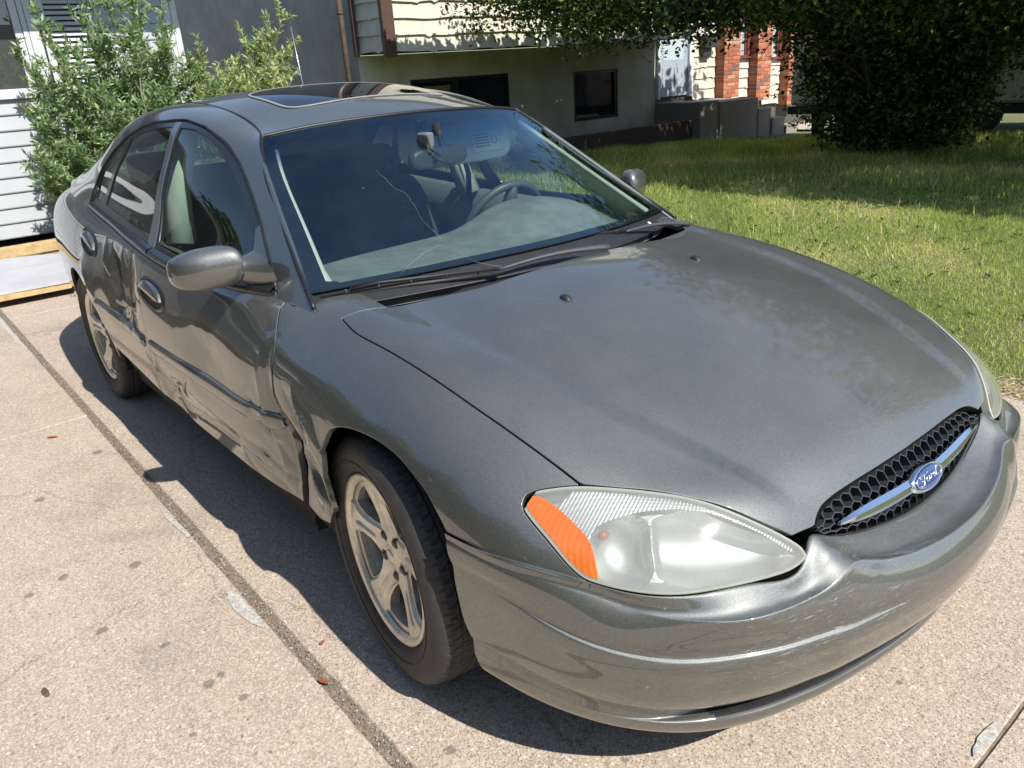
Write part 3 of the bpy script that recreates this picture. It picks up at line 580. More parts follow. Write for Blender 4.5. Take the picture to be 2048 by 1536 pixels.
# only where the picture can see it: denser close by
def near(x, y, r): return y > 2.03
o = obj('lawn_grass', *blades(230000, (-4.6, 1.3), (2.03, 7.0), (.015, .042), .0034, .9, 1)[:2], GRASSM, None, midx=blades(230000, (-4.6, 1.3), (2.03, 7.0), (.015, .042), .0034, .9, 1)[2]); tag(o, kind='stuff')
V, F, mi = blades(120000, (-10.5, -1.0), (4.0, 13.0), (.04, .13), .008, .7, 2, lambda x, y, r: (x < -4.5) | (y > 7) | (r.random(len(x)) < .12)); o = obj('long_grass', V, F, GRASSM, None, midx=mi); tag(o, kind='stuff')
V, F, mi = blades(6000, (-1.0, 1.3), (1.96, 2.12), (.02, .05), .004, 2.0, 3); o = obj('dry_grass_edge', V, F, [GRASSM[2], GRASSM[2], simple('dead_grass', (.42, .34, .22), .9), GRASSM[3]], None, midx=mi); tag(o, kind='stuff')
# broad weeds in the lawn
V = []; F = []; r = np.random.default_rng(9)
for k in range(220):
    x, y = r.uniform(-4.2, 1.2), r.uniform(2.15, 7); z = float(gz(x, y)); nl = r.integers(4, 8)
    for j in range(nl):
        a = r.uniform(0, 6.28); L = r.uniform(.02, .05); w = L*.22; c, s = math.cos(a), math.sin(a); i = len(V); up = r.uniform(.3, 1.0)
        V += [(x, y, z), (x+c*L*.5-s*w, y+s*L*.5+c*w, z+L*up*.6), (x+c*L, y+s*L, z+L*up*.7), (x+c*L*.5+s*w, y+s*L*.5-c*w, z+L*up*.6)]; F.append((i, i+1, i+2, i+3))
tag(obj('lawn_weeds', V, F, leafm('weed_leaf', (.05, .11, .028))), kind='stuff')
V, F = [], []
for k in range(160):
    x, y = r.uniform(-.6, 1.1), r.uniform(2.2, 3.6); z = r.uniform(.03, .06); i = len(V); s = .0035
    for q in range(5): V.append((x+s*math.cos(q*1.256), y+s*math.sin(q*1.256), z))
    F.append(tuple(range(i, i+5)))
tag(obj('tiny_yellow_flowers', V, F, simple('yellow_petals', (.75, .62, .05), .6)), kind='stuff')
V = []; F = []
for k in range(900):
    x, y = r.uniform(.0, 1.0), 1.98+abs(r.normal(0, .07)); a = r.uniform(0, 6.28); L = r.uniform(.02, .08); z = .003+r.random()*.02; w = .0012; c, s = math.cos(a), math.sin(a); i = len(V)
    V += [(x-s*w, y+c*w, z), (x+s*w, y-c*w, z), (x+c*L+s*w, y+s*L-c*w, z+r.uniform(0, .01)), (x+c*L-s*w, y+s*L+c*w, z+r.uniform(0, .01))]; F.append((i, i+1, i+2, i+3))
tag(obj('straw_litter', V, F, simple('straw', (.48, .38, .25), .9)), kind='stuff')
# ================================================================ BUILDINGS
WHITE = simple('white_vinyl_siding', (.45, .47, .50), .42, noise=.04, nscale=6)
TRIMW = simple('white_trim', (.64, .66, .69), .45)
STUCCO = simple('grey_brown_stucco', (.30, .295, .275), .95, noise=.22, nscale=1.6, bump=.5, bscale=260)
STUCCO2 = simple('khaki_stucco', (.50, .48, .41), .95, noise=.22, nscale=1.8, bump=.5, bscale=260)
def lap_profile(V0, V1, z, h, out, t=.012):
    """clapboard between two ends: out = outward unit vector"""
    mb = MB(); o = Vector(out); P = []
    for p in (V0, V1):
        p = Vector((p[0], p[1], 0)); 
        for zz, d in ((z, .006), (z-.002, t), (z+.010, t+.004), (z+h*.5, t*.72), (z+h, .004), (z+h, -.01), (z, -.01)): q = p+o*d; P.append((q.x, q.y, zz))
    m = 7; F = [(k, (k+1) % m, m+(k+1) % m, m+k) for k in range(m)]+[tuple(range(m-1, -1, -1)), tuple(range(m, 2*m))]; mb.add(P, F); return mb
# ---- white sided house next to the drive
wh = thing('white_sided_house', 'white house with narrow lap siding, a big window and louvred shutter behind the green shrub', 'house', (-8.9, -3, 0))
wh.location = (0, 0, 0); X0 = -8.9; YC = 1.86
mb = MB(); mb.box((X0-3.5, -14, .10), (X0-.02, YC-.04, 3.1)); mb.box((X0-3.6, -14, 3.1), (X0+.88, YC+.10, 3.22)); mb.build('wall_core', simple('wall_shadow_core', (.10, .10, .10), .9), wh)
for k in range(9): lap_profile((X0, -13.0), (X0, YC-.06), .055+k*.161, .161, (1, 0, 0), .020).build('siding_board', WHITE, wh)
SID2 = simple('blue_grey_shaded_siding', (.42, .47, .53), .5)
for k in range(9): lap_profile((X0, .98), (X0, YC-.06), 1.52+k*.176, .176, (1, 0, 0), .016).build('siding_board', WHITE, wh)
mb = MB(); mb.box((X0-.02, -6.0, 1.50), (X0+.055, YC-.05, 1.545), .004); mb.box((X0-.02, -3.2, 1.546), (X0+.040, .42, 1.60), .004); mb.build('window_sill', TRIMW, wh)
mb = MB(); mb.box((X0-.05, YC-.115, .05), (X0+.035, YC-.03, 3.09), .006); mb.box((X0-.10, YC-.029, .05), (X0+.045, YC+.045, 3.09), .006); mb.build('corner_trim', TRIMW, wh)
wn = bpy.data.objects.new('picture_window', None); link(wn, wh)
mb = MB()
for a, b in ((.17, .245), (.25, .30), (.305, .41)): mb.box((X0-.03, a, 1.60), (X0+.03+.012*(a > .24), b, 3.05), .005)
mb.build('window_frame', TRIMW, wn)
obj('glass_pane', [(X0-.01, -3.2, 1.60), (X0-.01, .17, 1.60), (X0-.01, .17, 3.05), (X0-.01, -3.2, 3.05)], [(0, 1, 2, 3)], glass_mat('house_glass', (.75, .8, .78)), wn)
V = []; n = 90
for i in range(n+1):
    y = -3.1+i*3.2/n; s = i/n
    for z in np.linspace(1.60, 3.0, 12): V.append((X0-.12-.03*math.sin(i*.9+z*1.3)-.02*math.sin(i*.37), y+.05*math.sin(z*3), z))
obj('curtain', V, [(i*12+k, i*12+k+1, i*12+k+13, i*12+k+12) for i in range(n) for k in range(11)], simple('cream_curtain', (.50, .47, .40), .9), wn, True)
sh = bpy.data.objects.new('louvred_shutter', None); link(sh, wh)
mb = MB(); mb.box((X0, .43, 1.56), (X0+.045, .50, 3.05), .004); mb.box((X0, .90, 1.56), (X0+.045, .965, 3.05), .004); mb.build('shutter_frame', TRIMW, sh)
slat_me = None
for k in range(27):
    if slat_me is None:
        mb = MB(); mb.add([(0, .505, 0), (.034, .505, -.032), (.038, .505, -.026), (.004, .505, .006), (0, .895, 0), (.034, .895, -.032), (.038, .895, -.026), (.004, .895, .006)], [(0, 1, 2, 3), (7, 6, 5, 4), (0, 4, 5, 1), (1, 5, 6, 2), (2, 6, 7, 3), (3, 7, 4, 0)])
        s_ = mb.build('louvre_slat', TRIMW, sh); slat_me = s_.data
    else: s_ = bpy.data.objects.new('louvre_slat', slat_me); link(s_, sh)
    s_.location = (X0, 0, 1.60+k*.054)
# ---- split level house behind the lawn
hs = thing('split_level_house', 'beige house with wavy-edged board siding, dark basement windows and red brick piers behind the lawn', 'house', (0, 0, 0))
XB, YB, XF = -10.2, 5.0, -9.4
mb = MB(); mb.box((-22, YB, -.2), (XB-.35, YB+.2, 6.2)); mb.add([(XB-.35, YB, -.2), (XB, YB, -.2), (XB, YB, 6.2), (XB-.35, YB, 6.2)], [(0, 1, 2, 3)]); mb.build('side_wall', STUCCO, hs)
# basement wall with two window openings
def wall_yz(x, y0, y1, z0, z1, holes, depth=.25):
    ys = sorted({y0, y1, *[h[0] for h in holes], *[h[1] for h in holes]}); zs = sorted({z0, z1, *[h[2] for h in holes], *[h[3] for h in holes]}); mb = MB()
    for a, b in zip(ys[:-1], ys[1:]):
        for c, d in zip(zs[:-1], zs[1:]):
            if any(h[0] <= a and b <= h[1] and h[2] <= c and d <= h[3] for h in holes): continue
            mb.add([(x, a, c), (x, b, c), (x, b, d), (x, a, d)], [(0, 1, 2, 3)])
    for a, b, c, d in holes: mb.add([(x, a, c), (x, b, c), (x, b, d), (x, a, d), (x-depth, a, c), (x-depth, b, c), (x-depth, b, d), (x-depth, a, d)], [(0, 4, 5, 1), (1, 5, 6, 2), (2, 6, 7, 3), (3, 7, 4, 0)])
    return mb
H = [(5.92, 8.02, .35, 1.40), (9.62, 10.86, .42, 1.34)]
wall_yz(XB, YB, 12.0, -.2, 1.80, H).build('basement_wall', STUCCO2, hs)
NAVY = simple('dark_navy_window_frame', (.012, .016, .03), .4)
for (a, b, c, d) in H:
    w = bpy.data.objects.new('basement_window', None); link(w, hs); mb = MB()
    for q in ((XB-.10, a, c, XB-.02, b, c+.06), (XB-.10, a, d-.06, XB-.02, b, d), (XB-.10, a, c+.06, XB-.02, a+.07, d-.06), (XB-.10, b-.07, c+.06, XB-.02, b, d-.06)): mb.box(q[:3], q[3:])
    if b-a > 1.5: mb.box((XB-.10, a+.86, c+.06), (XB-.03, a+.98, d-.06))
    mb.build('window_frame', NAVY, w)
    obj('window_pane', [(XB-.07, a, c), (XB-.07, b, c), (XB-.07, b, d), (XB-.07, a, d)], [(0, 1, 2, 3)], simple('dark_glass', (.008, .014, .03), .05, coat=0), w)
    if b-a > 1.5: obj('window_blind', [(XB-.068, a+.3, c+.3), (XB-.068, a+.84, c+.3), (XB-.068, a+.84, d-.12), (XB-.068, a+.3, d-.12)], [(0, 1, 2, 3)], simple('olive_blind', (.16, .17, .07), .9), w)
# overhang with live-edge boards
mb = MB(); mb.box((XB-.2, YB+.06, 1.81), (XF-.03, 12.0, 6.2)); mb.build('overhang_core', simple('overhang_core', (.05, .05, .045), .9), hs)
BOARD = simple('cream_wavy_edge_boards', (.58, .55, .46), .75, noise=.13, nscale=5, bump=.3, bscale=40)
def wavy(name, p0, p1, z, h, out, parent, seed, mat=None, t=.045):
    r = np.random.default_rng(seed); L = math.dist(p0, p1); n = max(6, int(L/.045)); o = np.array([out[0], out[1], 0.]); e = (np.array([p1[0], p1[1], 0.])-np.array([p0[0], p0[1], 0.]))/n; b = np.array([p0[0], p0[1], 0.])
    s = np.arange(n+1)*L/n; edge = .010*np.sin(s*3.1+seed)+.007*np.sin(s*7.3+seed*2)
    for k in range(max(1, int(L/.95))): c = r.uniform(0, L); wd = r.uniform(.04, .09); edge -= r.uniform(.02, .045)*np.clip(1-np.abs(s-c)/wd, 0, 1)**1.3
    V = []
    for i in range(n+1):
        q = b+e*i; zb = z+edge[i]
        for zz, d in ((z+h+.03, .004), (z+h*.5, t*.5), (zb+.02, t*.88), (zb+.004, t*.96), (zb, t*.6), (zb+.02, -.005)): V.append(tuple(q+o*d+np.array([0, 0, zz])))
    F = [(i*6+k, i*6+k+1, i*6+k+7, i*6+k+6) for i in range(n) for k in range(5)]+[tuple(range(6)), tuple(n*6+k for k in range(5, -1, -1))]
    return obj(name, V, F, mat or BOARD, parent, False)
for k in range(16): wavy('siding_board', (XF, YB+.20), (XF, 12.0), 1.80+k*.232, .232, (1, 0), hs, 20+k)
for k in range(16): wavy('siding_board', (XB, YB+.05), (XF-.02, YB+.05), 1.82+k*.232, .232, (0, -1), hs, 50+k, BOARD, .04)
BROWN = simple('brown_corner_trim', (.085, .045, .035), .6, noise=.25, nscale=20)
mb = MB(); mb.box((XF-.03, YB-.005, 1.74), (XF+.065, YB+.195, 6.2), .006); mb.build('corner_board', BROWN, hs)
mb = MB(); mb.box((XB+.0, YB-.055, 1.79), (XB+.075, YB+.003, 6.2)); mb.build('corner_board', BROWN, hs)
mb = MB(); mb.tube([(XB-.12, YB-.14, -.1), (XB-.12, YB-.14, 6.2)], .048, 10); mb.build('downspout', simple('weathered_downspout', (.20, .14, .12), .5, .3, noise=.3, nscale=12), hs)
for z in (.7, 2.4, 4.2): mb = MB(); mb.tube([(XB-.12, YB-.14, z), (XB-.12, YB-.14, z+.03)], .054, 10); mb.build('downspout_strap', BROWN, hs)
# entrance recess, door, wall lamp, brick piers and boards
XD = -10.2
mb = MB(); mb.box((XD-3, 12.001, -.4), (XD-.04, 20.5, 6.2)); mb.build('entrance_core', simple('entrance_core', (.09, .085, .07), .9), hs)
dr = bpy.data.objects.new('front_door', None); link(dr, hs)
DOORM = simple('pale_blue_door', (.36, .41, .47), .45)
mb = MB(); mb.box((XD-.04, 12.10, .70), (XD+.0, 13.06, 2.75)); mb.build('door_leaf', DOORM, dr)
mb = MB()
for a, b in ((12.03, 12.10), (13.06, 13.20)): mb.box((XD-.04, a, .66), (XD+.06, b, 2.80), .005)
mb.box((XD-.04, 12.1001, 2.7501), (XD+.06, 13.0599, 2.82)); mb.build('door_frame', TRIMW, dr)
mb = MB()
for a, b, c, d in ((12.22, 12.54, .86, 1.28), (12.62, 12.94, .86, 1.28)): mb.box((XD+.001, a, c), (XD+.012, b, d), .004)
mb.build('door_panel', DOORM, dr)
obj('door_window', [(XD+.004, 12.26, 1.42), (XD+.004, 12.90, 1.42), (XD+.004, 12.90, 2.5), (XD+.004, 12.26, 2.5)], [(0, 1, 2, 3)], simple('frosted_door_glass', (.45, .56, .60), .15, coat=1), dr)
mb = MB(); mb.tube([(XD+.01, 12.16, 1.66), (XD+.05, 12.16, 1.66), (XD+.05, 12.22, 1.66)], .012, 6); mb.build('handle', CHROME, dr)
mb = MB(); mb.box((XD+.03, 13.42, 1.62), (XD+.22, 13.80, 1.86), .01); mb.box((XD+.03, 13.44, 1.45), (XD+.14, 13.72, 1.62), .01); mb.build('letter_box', simple('black_metal_box', (.03, .03, .03), .5), hs)
MORT = simple('mortar', (.30, .27, .22), .95)
BRK = [simple('brick_%s' % n, c, .9, noise=.18, nscale=30, bump=.4, bscale=200) for n, c in (('red', (.40, .115, .06)), ('orange', (.50, .17, .08)), ('pale', (.52, .27, .17)), ('dark', (.22, .10, .08)))]
piers = [(14.02, 14.60, .55), (15.28, 15.84, .40), (16.58, 17.10, .22)]
nb = 0; bme = {}
for a, b, z0 in piers:
    mb = MB(); mb.box((XD-.03, a+.008, z0), (XD+.245, b-.008, 3.0)); mb.build('pier_mortar', MORT, hs)
    rows = 26; bl = (b-a)/2
    for j in range(rows):
        z = z0+.004+j*.079
        if z > 2.55: break
        off = (j % 2)*bl*.5
        cuts = [a]+[q for q in (a+off+bl*k for k in range(0, 4)) if a+.05 < q < b-.05]+[b]
        for c, d in zip(cuts[:-1], cuts[1:]):
            m = int(RNG.choice(4, p=[.42, .30, .16, .12])); key = (m, round(d-c, 3))
            if key not in bme:
                q = MB(); L = d-c-.012; q.box((-.13, -L/2, 0), (.13, L/2, .066), .004); o = q.build('brick', BRK[m], hs); bme[key] = o.data
            else: o = bpy.data.objects.new('brick', bme[key]); link(o, hs)
            o.location = (XD+.125+RNG.normal(0, .002), (c+d)/2, z); nb += 1
for (a, b), z0, wz in (((13.21, 14.0), .58, None), ((14.62, 15.26), .50, 1.42), ((15.86, 16.56), .28, 1.34), ((17.12, 20.4), .30, None)):
    z = z0; k = 0
    while z < (wz-.2 if wz else 2.8): wavy('siding_board', (XD, a), (XD, b), z, .215, (1, 0), hs, 80+int(a*7)+k, BOARD, .035); z += .215; k += 1
    if wz:
        w = bpy.data.objects.new('narrow_window', None); link(w, hs); mb = MB(); RB = simple('reddish_window_frame', (.16, .045, .035), .5)
        mb.box((XD-.03, a, wz-.07), (XD+.10, b, wz), .005); mb.box((XD-.03, b-.10, wz+.001), (XD+.05, b, 2.9), .005); mb.box((XD-.03, b-.16, wz+.001), (XD+.02, b-.101, 2.9)); mb.build('window_frame', RB, w)
        obj('window_pane', [(XD-.01, a, wz), (XD-.01, b-.16, wz), (XD-.01, b-.16, 2.9), (XD-.01, a, 2.9)], [(0, 1, 2, 3)], simple('dark_window_glass', (.05, .06, .05), .06), w)
        mb = MB(); 
        for q in range(5): y = a+.30+q*.035; mb.box((XD-.008+.004*(q % 2), y, wz+.001), (XD-.002+.004*(q % 2), y+.033, 2.9))
        mb.build('curtain', simple('grey_curtain', (.42, .44, .46), .8), w)
# steps
st = thing('concrete_steps', 'shaded concrete steps and landing leading up to the pale blue door', 'steps'); STEPM = simple('old_step_concrete', (.27, .24, .21), .9, noise=.12, nscale=8, bump=.3, bscale=100)
mb = MB(); mb.box((XD+.001, 12.0, -.4), (XD+1.19, 12.62, .60), .01); mb.box((XD+.001, 12.6201, -.4), (XD+1.22, 13.95, .56), .01); mb.build('landing', STEPM, st)
for y, z, dx in ((13.951, .32, .0), (14.431, .09, .05), (14.911, -.10, .09)):
    mb = MB(); mb.box((XD+.30, y, -.4), (XD+1.24+dx, y+.479, z), .01); mb.build('step', STEPM, st)
wk = obj('garden_path', [(XD+.26, 15.4, -.235), (XD+3.2, 15.4, -.235), (XD+3.6, 26, -.235), (XD+.26, 26, -.235)], [(0, 1, 2, 3)], simple('pale_path', (.40, .36, .29), .9, noise=.1, nscale=8)); tag(wk, kind='structure')
ed = tag(obj('planter_edging', *(lambda m: (m.V, m.F))((lambda m: (m.box((XB+.9, 7.0, -.1), (XB+1.0, 12.6, .26), .006), m)[1])(MB())), simple('dark_timber_edging', (.085, .06, .05), .8)), 'dark timber edging board along the foot of the basement wall', 'edging')
# ---- camper parked beyond the tree
cv = thing('camper_trailer', 'white camper trailer with a dark lower stripe half hidden behind the dense tree', 'camper')
CW = simple('camper_white', (.62, .63, .60), .5); mb = MB(); mb.box((-7.5, 12.8, .46), (1.5, 15.0, 2.8), .04); mb.build('body', CW, cv)
mb = MB(); mb.box((-7.52, 12.77, .30), (1.52, 15.0, .44)); mb.build('dark_stripe', simple('camper_stripe', (.03, .035, .05), .5), cv)
mb = MB(); mb.box((-7.4, 12.775, 1.15), (1.4, 12.80, 1.18)); mb.build('trim_line', simple('camper_trim', (.3, .3, .3), .5), cv)
mb = MB(); mb.box((-3.6, 12.775, .60), (-2.3, 12.80, 1.05), .008); mb.build('service_hatch', CW, cv)
mb = MB(); mb.box((-3.4, 12.77, 1.35), (-2.0, 12.80, 1.95), .01); mb.build('window', simple('camper_window', (.55, .56, .55), .2), cv)
for x in (-4.9, -4.1):
    V, F = spin([(0, -.10), (.17, -.10), (.30, -.09), (.33, -.05), (.33, .08), (0, .08)], 24); obj('wheel', V, np.array(F), RUBBER, cv, True, loc=(x, 13.0, .30))
# ---- dark hatchback parked just out of the picture; the dented doors and windows mirror it
pc = thing('parked_car', 'black hatchback parked alongside on the left half of the driveway', 'car', (-6.15, -3.02, 0))
PB = simple('black_car_paint', (.012, .012, .014), .3, coat=1)
def carsec(prof, hw, name, mat, inset=.06):
    V = []; n = len(prof); ws_ = [(-hw+inset*1.6, .0), (-hw+inset*.5, .6), (-hw, 1.)] ; cs = [(-hw, -1), (-hw+inset*.4, 0), (hw-inset*.4, 0), (hw, -1)]
    V = [(x, -hw, z) for x, z in prof]+[(x*.97, -hw+inset, z+.03) for x, z in prof]+[(x*.97, hw-inset, z+.03) for x, z in prof]+[(x, hw, z) for x, z in prof]
    F = [tuple(range(n-1, -1, -1)), tuple(range(3*n, 4*n))]+[(j*n+k, j*n+(k+1) % n, (j+1)*n+(k+1) % n, (j+1)*n+k) for j in range(3) for k in range(n)]
    return obj(name, V, F, mat, pc, False)
carsec([(-2.0, .3), (2.0, .3), (2.08, .6), (1.9, .78), (.9, .93), (-1.85, .98), (-2.05, .7)], .86, 'body', PB)
carsec([(-1.8, .99), (.85, .95), (.15, 1.40), (-1.35, 1.43)], .74, 'cabin_glass', simple('dark_cabin_glass', (.02, .022, .024), .06), .10)
for x in (-1.3, 1.3):
    for y in (-.78, .78):
        V, F = spin([(0, -.09), (.20, -.09), (.30, -.08), (.32, 0), (.30, .08), (.20, .09), (0, .09)], 24); obj('wheel', V, np.array(F), RUBBER, pc, True, loc=(x, y, .32))
# ---- timber and panel lying behind the car
LUM = simple('fresh_yellow_lumber', (.50, .36, .18), .7, noise=.25, nscale=12, bump=.2, bscale=80)
def plank(label, p, size, rz, mat=LUM, name='timber_board', cat='timber', tilt=0):
    mb = MB(); a, b, c = size; mb.box((-a/2, -b/2, 0), (a/2, b/2, c), .003); o = mb.build(name, mat); o.location = p; o.rotation_euler = (tilt, 0, rz); tag(o, label, cat); return o
plank('yellow timber beam lying against the foot of the white siding, furthest back', (-7.72, -.95, .03), (.14, 2.3, .10), .05)
plank('wide yellow board lying flat just behind the white panel', (-7.00, -.75, .015), (.62, 1.15, .055), -.05)
pn = thing('sheet_of_panelling', 'white sheet panel with a timber edge lying flat on timber behind the car', 'panel'); mb = MB()
P = smooth_poly([(-5.50, -1.7, 1), (-5.47, .1, 1), (-6.35, .12), (-6.75, -.25), (-7.05, -.62), (-7.1, -1.2), (-7.1, -1.7, 1)], 5); n = len(P)
mb.add([(x, y, .125) for x, y in P]+[(x, y, .105) for x, y in P], [tuple(range(n)), tuple(range(2*n-1, n-1, -1))]+[(k, n+k, n+(k+1) % n, (k+1) % n) for k in range(n)]); mb.build('white_sheet', simple('scuffed_white_sheet', (.46, .46, .48), .5, noise=.12, nscale=4), pn)
mb = MB(); mb.box((-5.535, -1.7, .055), (-5.49, .11, .103), .003); mb.build('timber_edge', LUM, pn)
mb = MB(); mb.box((-7.0, -1.6, .0), (-5.7, -1.45, .10)); mb.box((-7.0, -.2, .0), (-5.75, -.08, .10)); mb.build('bearer', LUM, pn)
mb = MB()
for k in range(5): c = Vector((-5.42+.012*(k % 2), -.52+k*.028, .012)); mb.tube([c+Vector((math.cos(q)*.010*(1+(k % 2)), math.sin(q)*.018, .006*math.sin(q)*(k % 2)) ) for q in np.linspace(0, 6.283, 11)], .003, 5, False)
tag(mb.build('chain', simple('steel_chain', (.35, .33, .3), .4, .8)), 'short piece of steel chain on the concrete by the white panel', 'chain')
# ================================================================ PLANTS
def leaves(P, L, W, seed, droop=0., mats=4, probs=None, dirs=None):
    """P (n,3) leaf bases; folded pointed leaves, 4 triangles"""
    r = np.random.default_rng(seed); n = len(P); a = r.uniform(0, 2*math.pi, n); el = r.normal(.1-droop, .55, n)
    d = np.stack([np.cos(a)*np.cos(el), np.sin(a)*np.cos(el), np.sin(el)], 1)
    if dirs is not None: d = d*.75+dirs; d /= np.linalg.norm(d, axis=1)[:, None]
    s = np.cross(d, r.normal(0, 1, (n, 3))*[.5, .5, 1]+[0, 0, .6]); s /= np.linalg.norm(s, axis=1)[:, None]+1e-9; u = np.cross(s, d)
    l = (L*(.55+.75*r.random(n)))[:, None]; w = (W*(.6+.7*r.random(n)))[:, None]
    V = np.stack([P, P+d*l*.45+s*w+u*w*.35, P+d*l-u*l*.12, P+d*l*.45-s*w+u*w*.35, P+d*l*.5-u*w*.15], 1)
    i = (np.arange(n)*5)[:, None]; F = np.concatenate([i+[0, 1, 4], i+[1, 2, 4], i+[0, 4, 3], i+[4, 2, 3]]); m = r.choice(mats, n, p=probs); return V.reshape(-1, 3), F, np.tile(m, 4)
def branch_path(p0, d, L, r, bend=.25, n=6, up=.0):
    P = [np.array(p0, float)]; d = np.array(d, float); d /= np.linalg.norm(d)
    for i in range(n): d = d+r.normal(0, bend, 3)*.35+np.array([0, 0, up]); d /= np.linalg.norm(d); P.append(P[-1]+d*L/n)
    return np.array(P)
# ---- narrow leaved shrub between the car and the white wall
r = np.random.default_rng(21); tw = MB(); LP = []; LD = []
sb = thing('leafy_shrub', 'tall loose green shrub with narrow leaves between the car and the white siding', 'shrub', (0, 0, 0))
def stem(p0, tip, n, spread, th, dens):
    p0, tip = np.array(p0, float), np.array(tip, float); P = [p0+(tip-p0)*(i/n)+np.array([0, 0, .12*math.sin(math.pi*i/n)])+r.normal(0, .03, 3)*(i > 0) for i in range(n+1)]
    tw.tube([tuple(q) for q in P], [th*(1-.8*i/n) for i in range(n+1)], 5)
    for i in range(1, n+1):
        for k in range(3):
            s = r.random(); b = P[i-1]+(P[i]-P[i-1])*s; d = (P[i]-P[i-1]); d = d/np.linalg.norm(d)*.7+r.normal(0, .6, 3)+[0, 0, .25]; L = spread*r.uniform(.35, 1.)*(1.15-.5*i/n)
            B = branch_path(b, d, L, r, .3, 5, .03); tw.tube([tuple(q) for q in B], [.004*(1-.7*j/5) for j in range(6)], 4, False)
            m = int(dens*L/.5); t = r.random(m)*.95+.05; idx = np.minimum((t*5).astype(int), 4); f = t*5-idx; q = B[idx]+(B[idx+1]-B[idx])*f[:, None]; dd = (B[idx+1]-B[idx]); dd /= np.linalg.norm(dd, axis=1)[:, None]
            LP.append(q+r.normal(0, .008, q.shape)); LD.append(dd*.6)
    B = np.array(P[-3:]); m = int(dens*.7); t = r.random(m); idx = np.minimum((t*2).astype(int), 1); q = B[idx]+(B[idx+1]-B[idx])*(t*2-idx)[:, None]; LP.append(q); dd = (B[idx+1]-B[idx]); LD.append(dd/np.linalg.norm(dd, axis=1)[:, None]*.8)
XS = -7.6
tips = [(.35, 2.0), (.15, 1.75), (.05, 1.45), (-.05, 1.15), (-.12, .85), (-.02, .55), (.75, 2.5), (.85, 2.35), (.60, 2.2), (1.0, 2.15), (1.3, 2.2), (1.15, 1.8), (1.45, 1.65), (1.75, 1.6), (.5, 1.9), (.7, 1.7), (.9, 1.9), (2.0, 1.65), (2.2, 1.85), (2.4, 2.05), (2.5, 2.15), (2.6, 1.65), (2.3, 1.5), (2.1, 1.35), (1.6, 1.4),
        (.3, 1.2), (.5, 1.1), (.2, .8), (.4, .7), (.1, .4), (.3, .3), (.8, 1.2), (1.1, 1.2), (1.4, 1.1), (1.8, 1.2), (.6, .6), (.9, .8), (0, 1.3), (.25, 1.5), (2.0, 1.0), (1.5, .8), (2.15, 1.75), (2.3, 1.9), (2.45, 1.85), (2.55, 2.0), (2.35, 1.7), (2.0, 1.5), (1.85, 1.45), (2.65, 1.85), (1.6, 1.7), (1.25, 1.6), (.95, 1.6), (.65, 2.05), (.75, 2.2), (1.1, 2.35), (.55, 1.45), (.75, 1.3), (.45, 1.65), (.15, 1.0), (.05, .7)]
rq = np.random.default_rng(12)
tips += [(rq.uniform(.05, 1.25), rq.uniform(.5, 2.05)) for _ in range(26)]+[(rq.uniform(1.2, 2.5), rq.uniform(.7, 1.75)) for _ in range(20)]
for (y, z) in tips:
    stem((XS+r.normal(0, .25), .35+.55*y+r.normal(0, .15), 0.), (XS+r.normal(0, .38), y, z+r.normal(0, .04)), 7, .46, .012, 72)
tw.build('stems', simple('shrub_stem', (.20, .19, .11), .8), sb)
P = np.concatenate(LP); D = np.concatenate(LD); SHM = [leafm('shrub_leaf_mid', (.21, .31, .17), .4), leafm('shrub_leaf_dark', (.12, .20, .10), .35), leafm('shrub_leaf_grey', (.40, .49, .34), .4), leafm('shrub_leaf_yellow', (.46, .48, .24), .4)]
V, F, mi = leaves(P, .074, .0115, 4, .0, 4, [.40, .28, .25, .07], D); ym = (V[:, 1].reshape(-1, 5)[:, 0] > 1.5); sel = r.random(len(ym)) < .45; mm = mi[:len(ym)].copy(); mm[ym & sel] = 3; mi = np.tile(mm, 4)
tag(obj('foliage', V, F, SHM, sb, midx=mi), kind='stuff'); print('shrub leaves', len(P))
# ---- dense tree on the lawn with long overhanging boughs
r = np.random.default_rng(33); tr = thing('dense_tree', 'dense dark-leaved tree with low overhanging boughs at the back of the lawn', 'tree', (0, 0, 0))
BT = np.array([-4.20, 10.35, 0.]); mb = MB(); tips = []
def bough(p0, d, L, th, lev, up=.02):
    B = branch_path(p0, d, L, r, .22, 7, up); mb.tube([tuple(q) for q in B], [th*(1-.72*i/7) for i in range(8)], 7)
    if lev < 2:
        for k in range(4 if lev == 0 else 3):
            i = r.integers(2, 8); dd = (B[i]-B[i-1]); dd = dd/np.linalg.norm(dd)+r.normal(0, .55, 3); bough(B[i], dd, L*r.uniform(.4, .6), th*.45, lev+1, up)
    else: tips.extend([B[4], B[6], B[7]])
for k in range(9):
    a = k*2*math.pi/9+r.normal(0, .2); bough(BT+[.35*math.cos(a), .35*math.sin(a), -.1], (math.cos(a)*.33, math.sin(a)*.33, 1), r.uniform(2.6, 3.6), .075, 0)
CENT = []   # leaf clump centres: a vase-shaped crown, then low boughs reaching out over the lawn
for k in range(2100):
    z = r.uniform(.12, 4.2); R = .74+.46*z; q = r.uniform(0, 2*math.pi); rr = R*math.sqrt(r.uniform(.35, 1))*(1+.12*math.sin(q*5+z*2)); CENT.append(BT+[rr*math.cos(q), rr*math.sin(q), z])
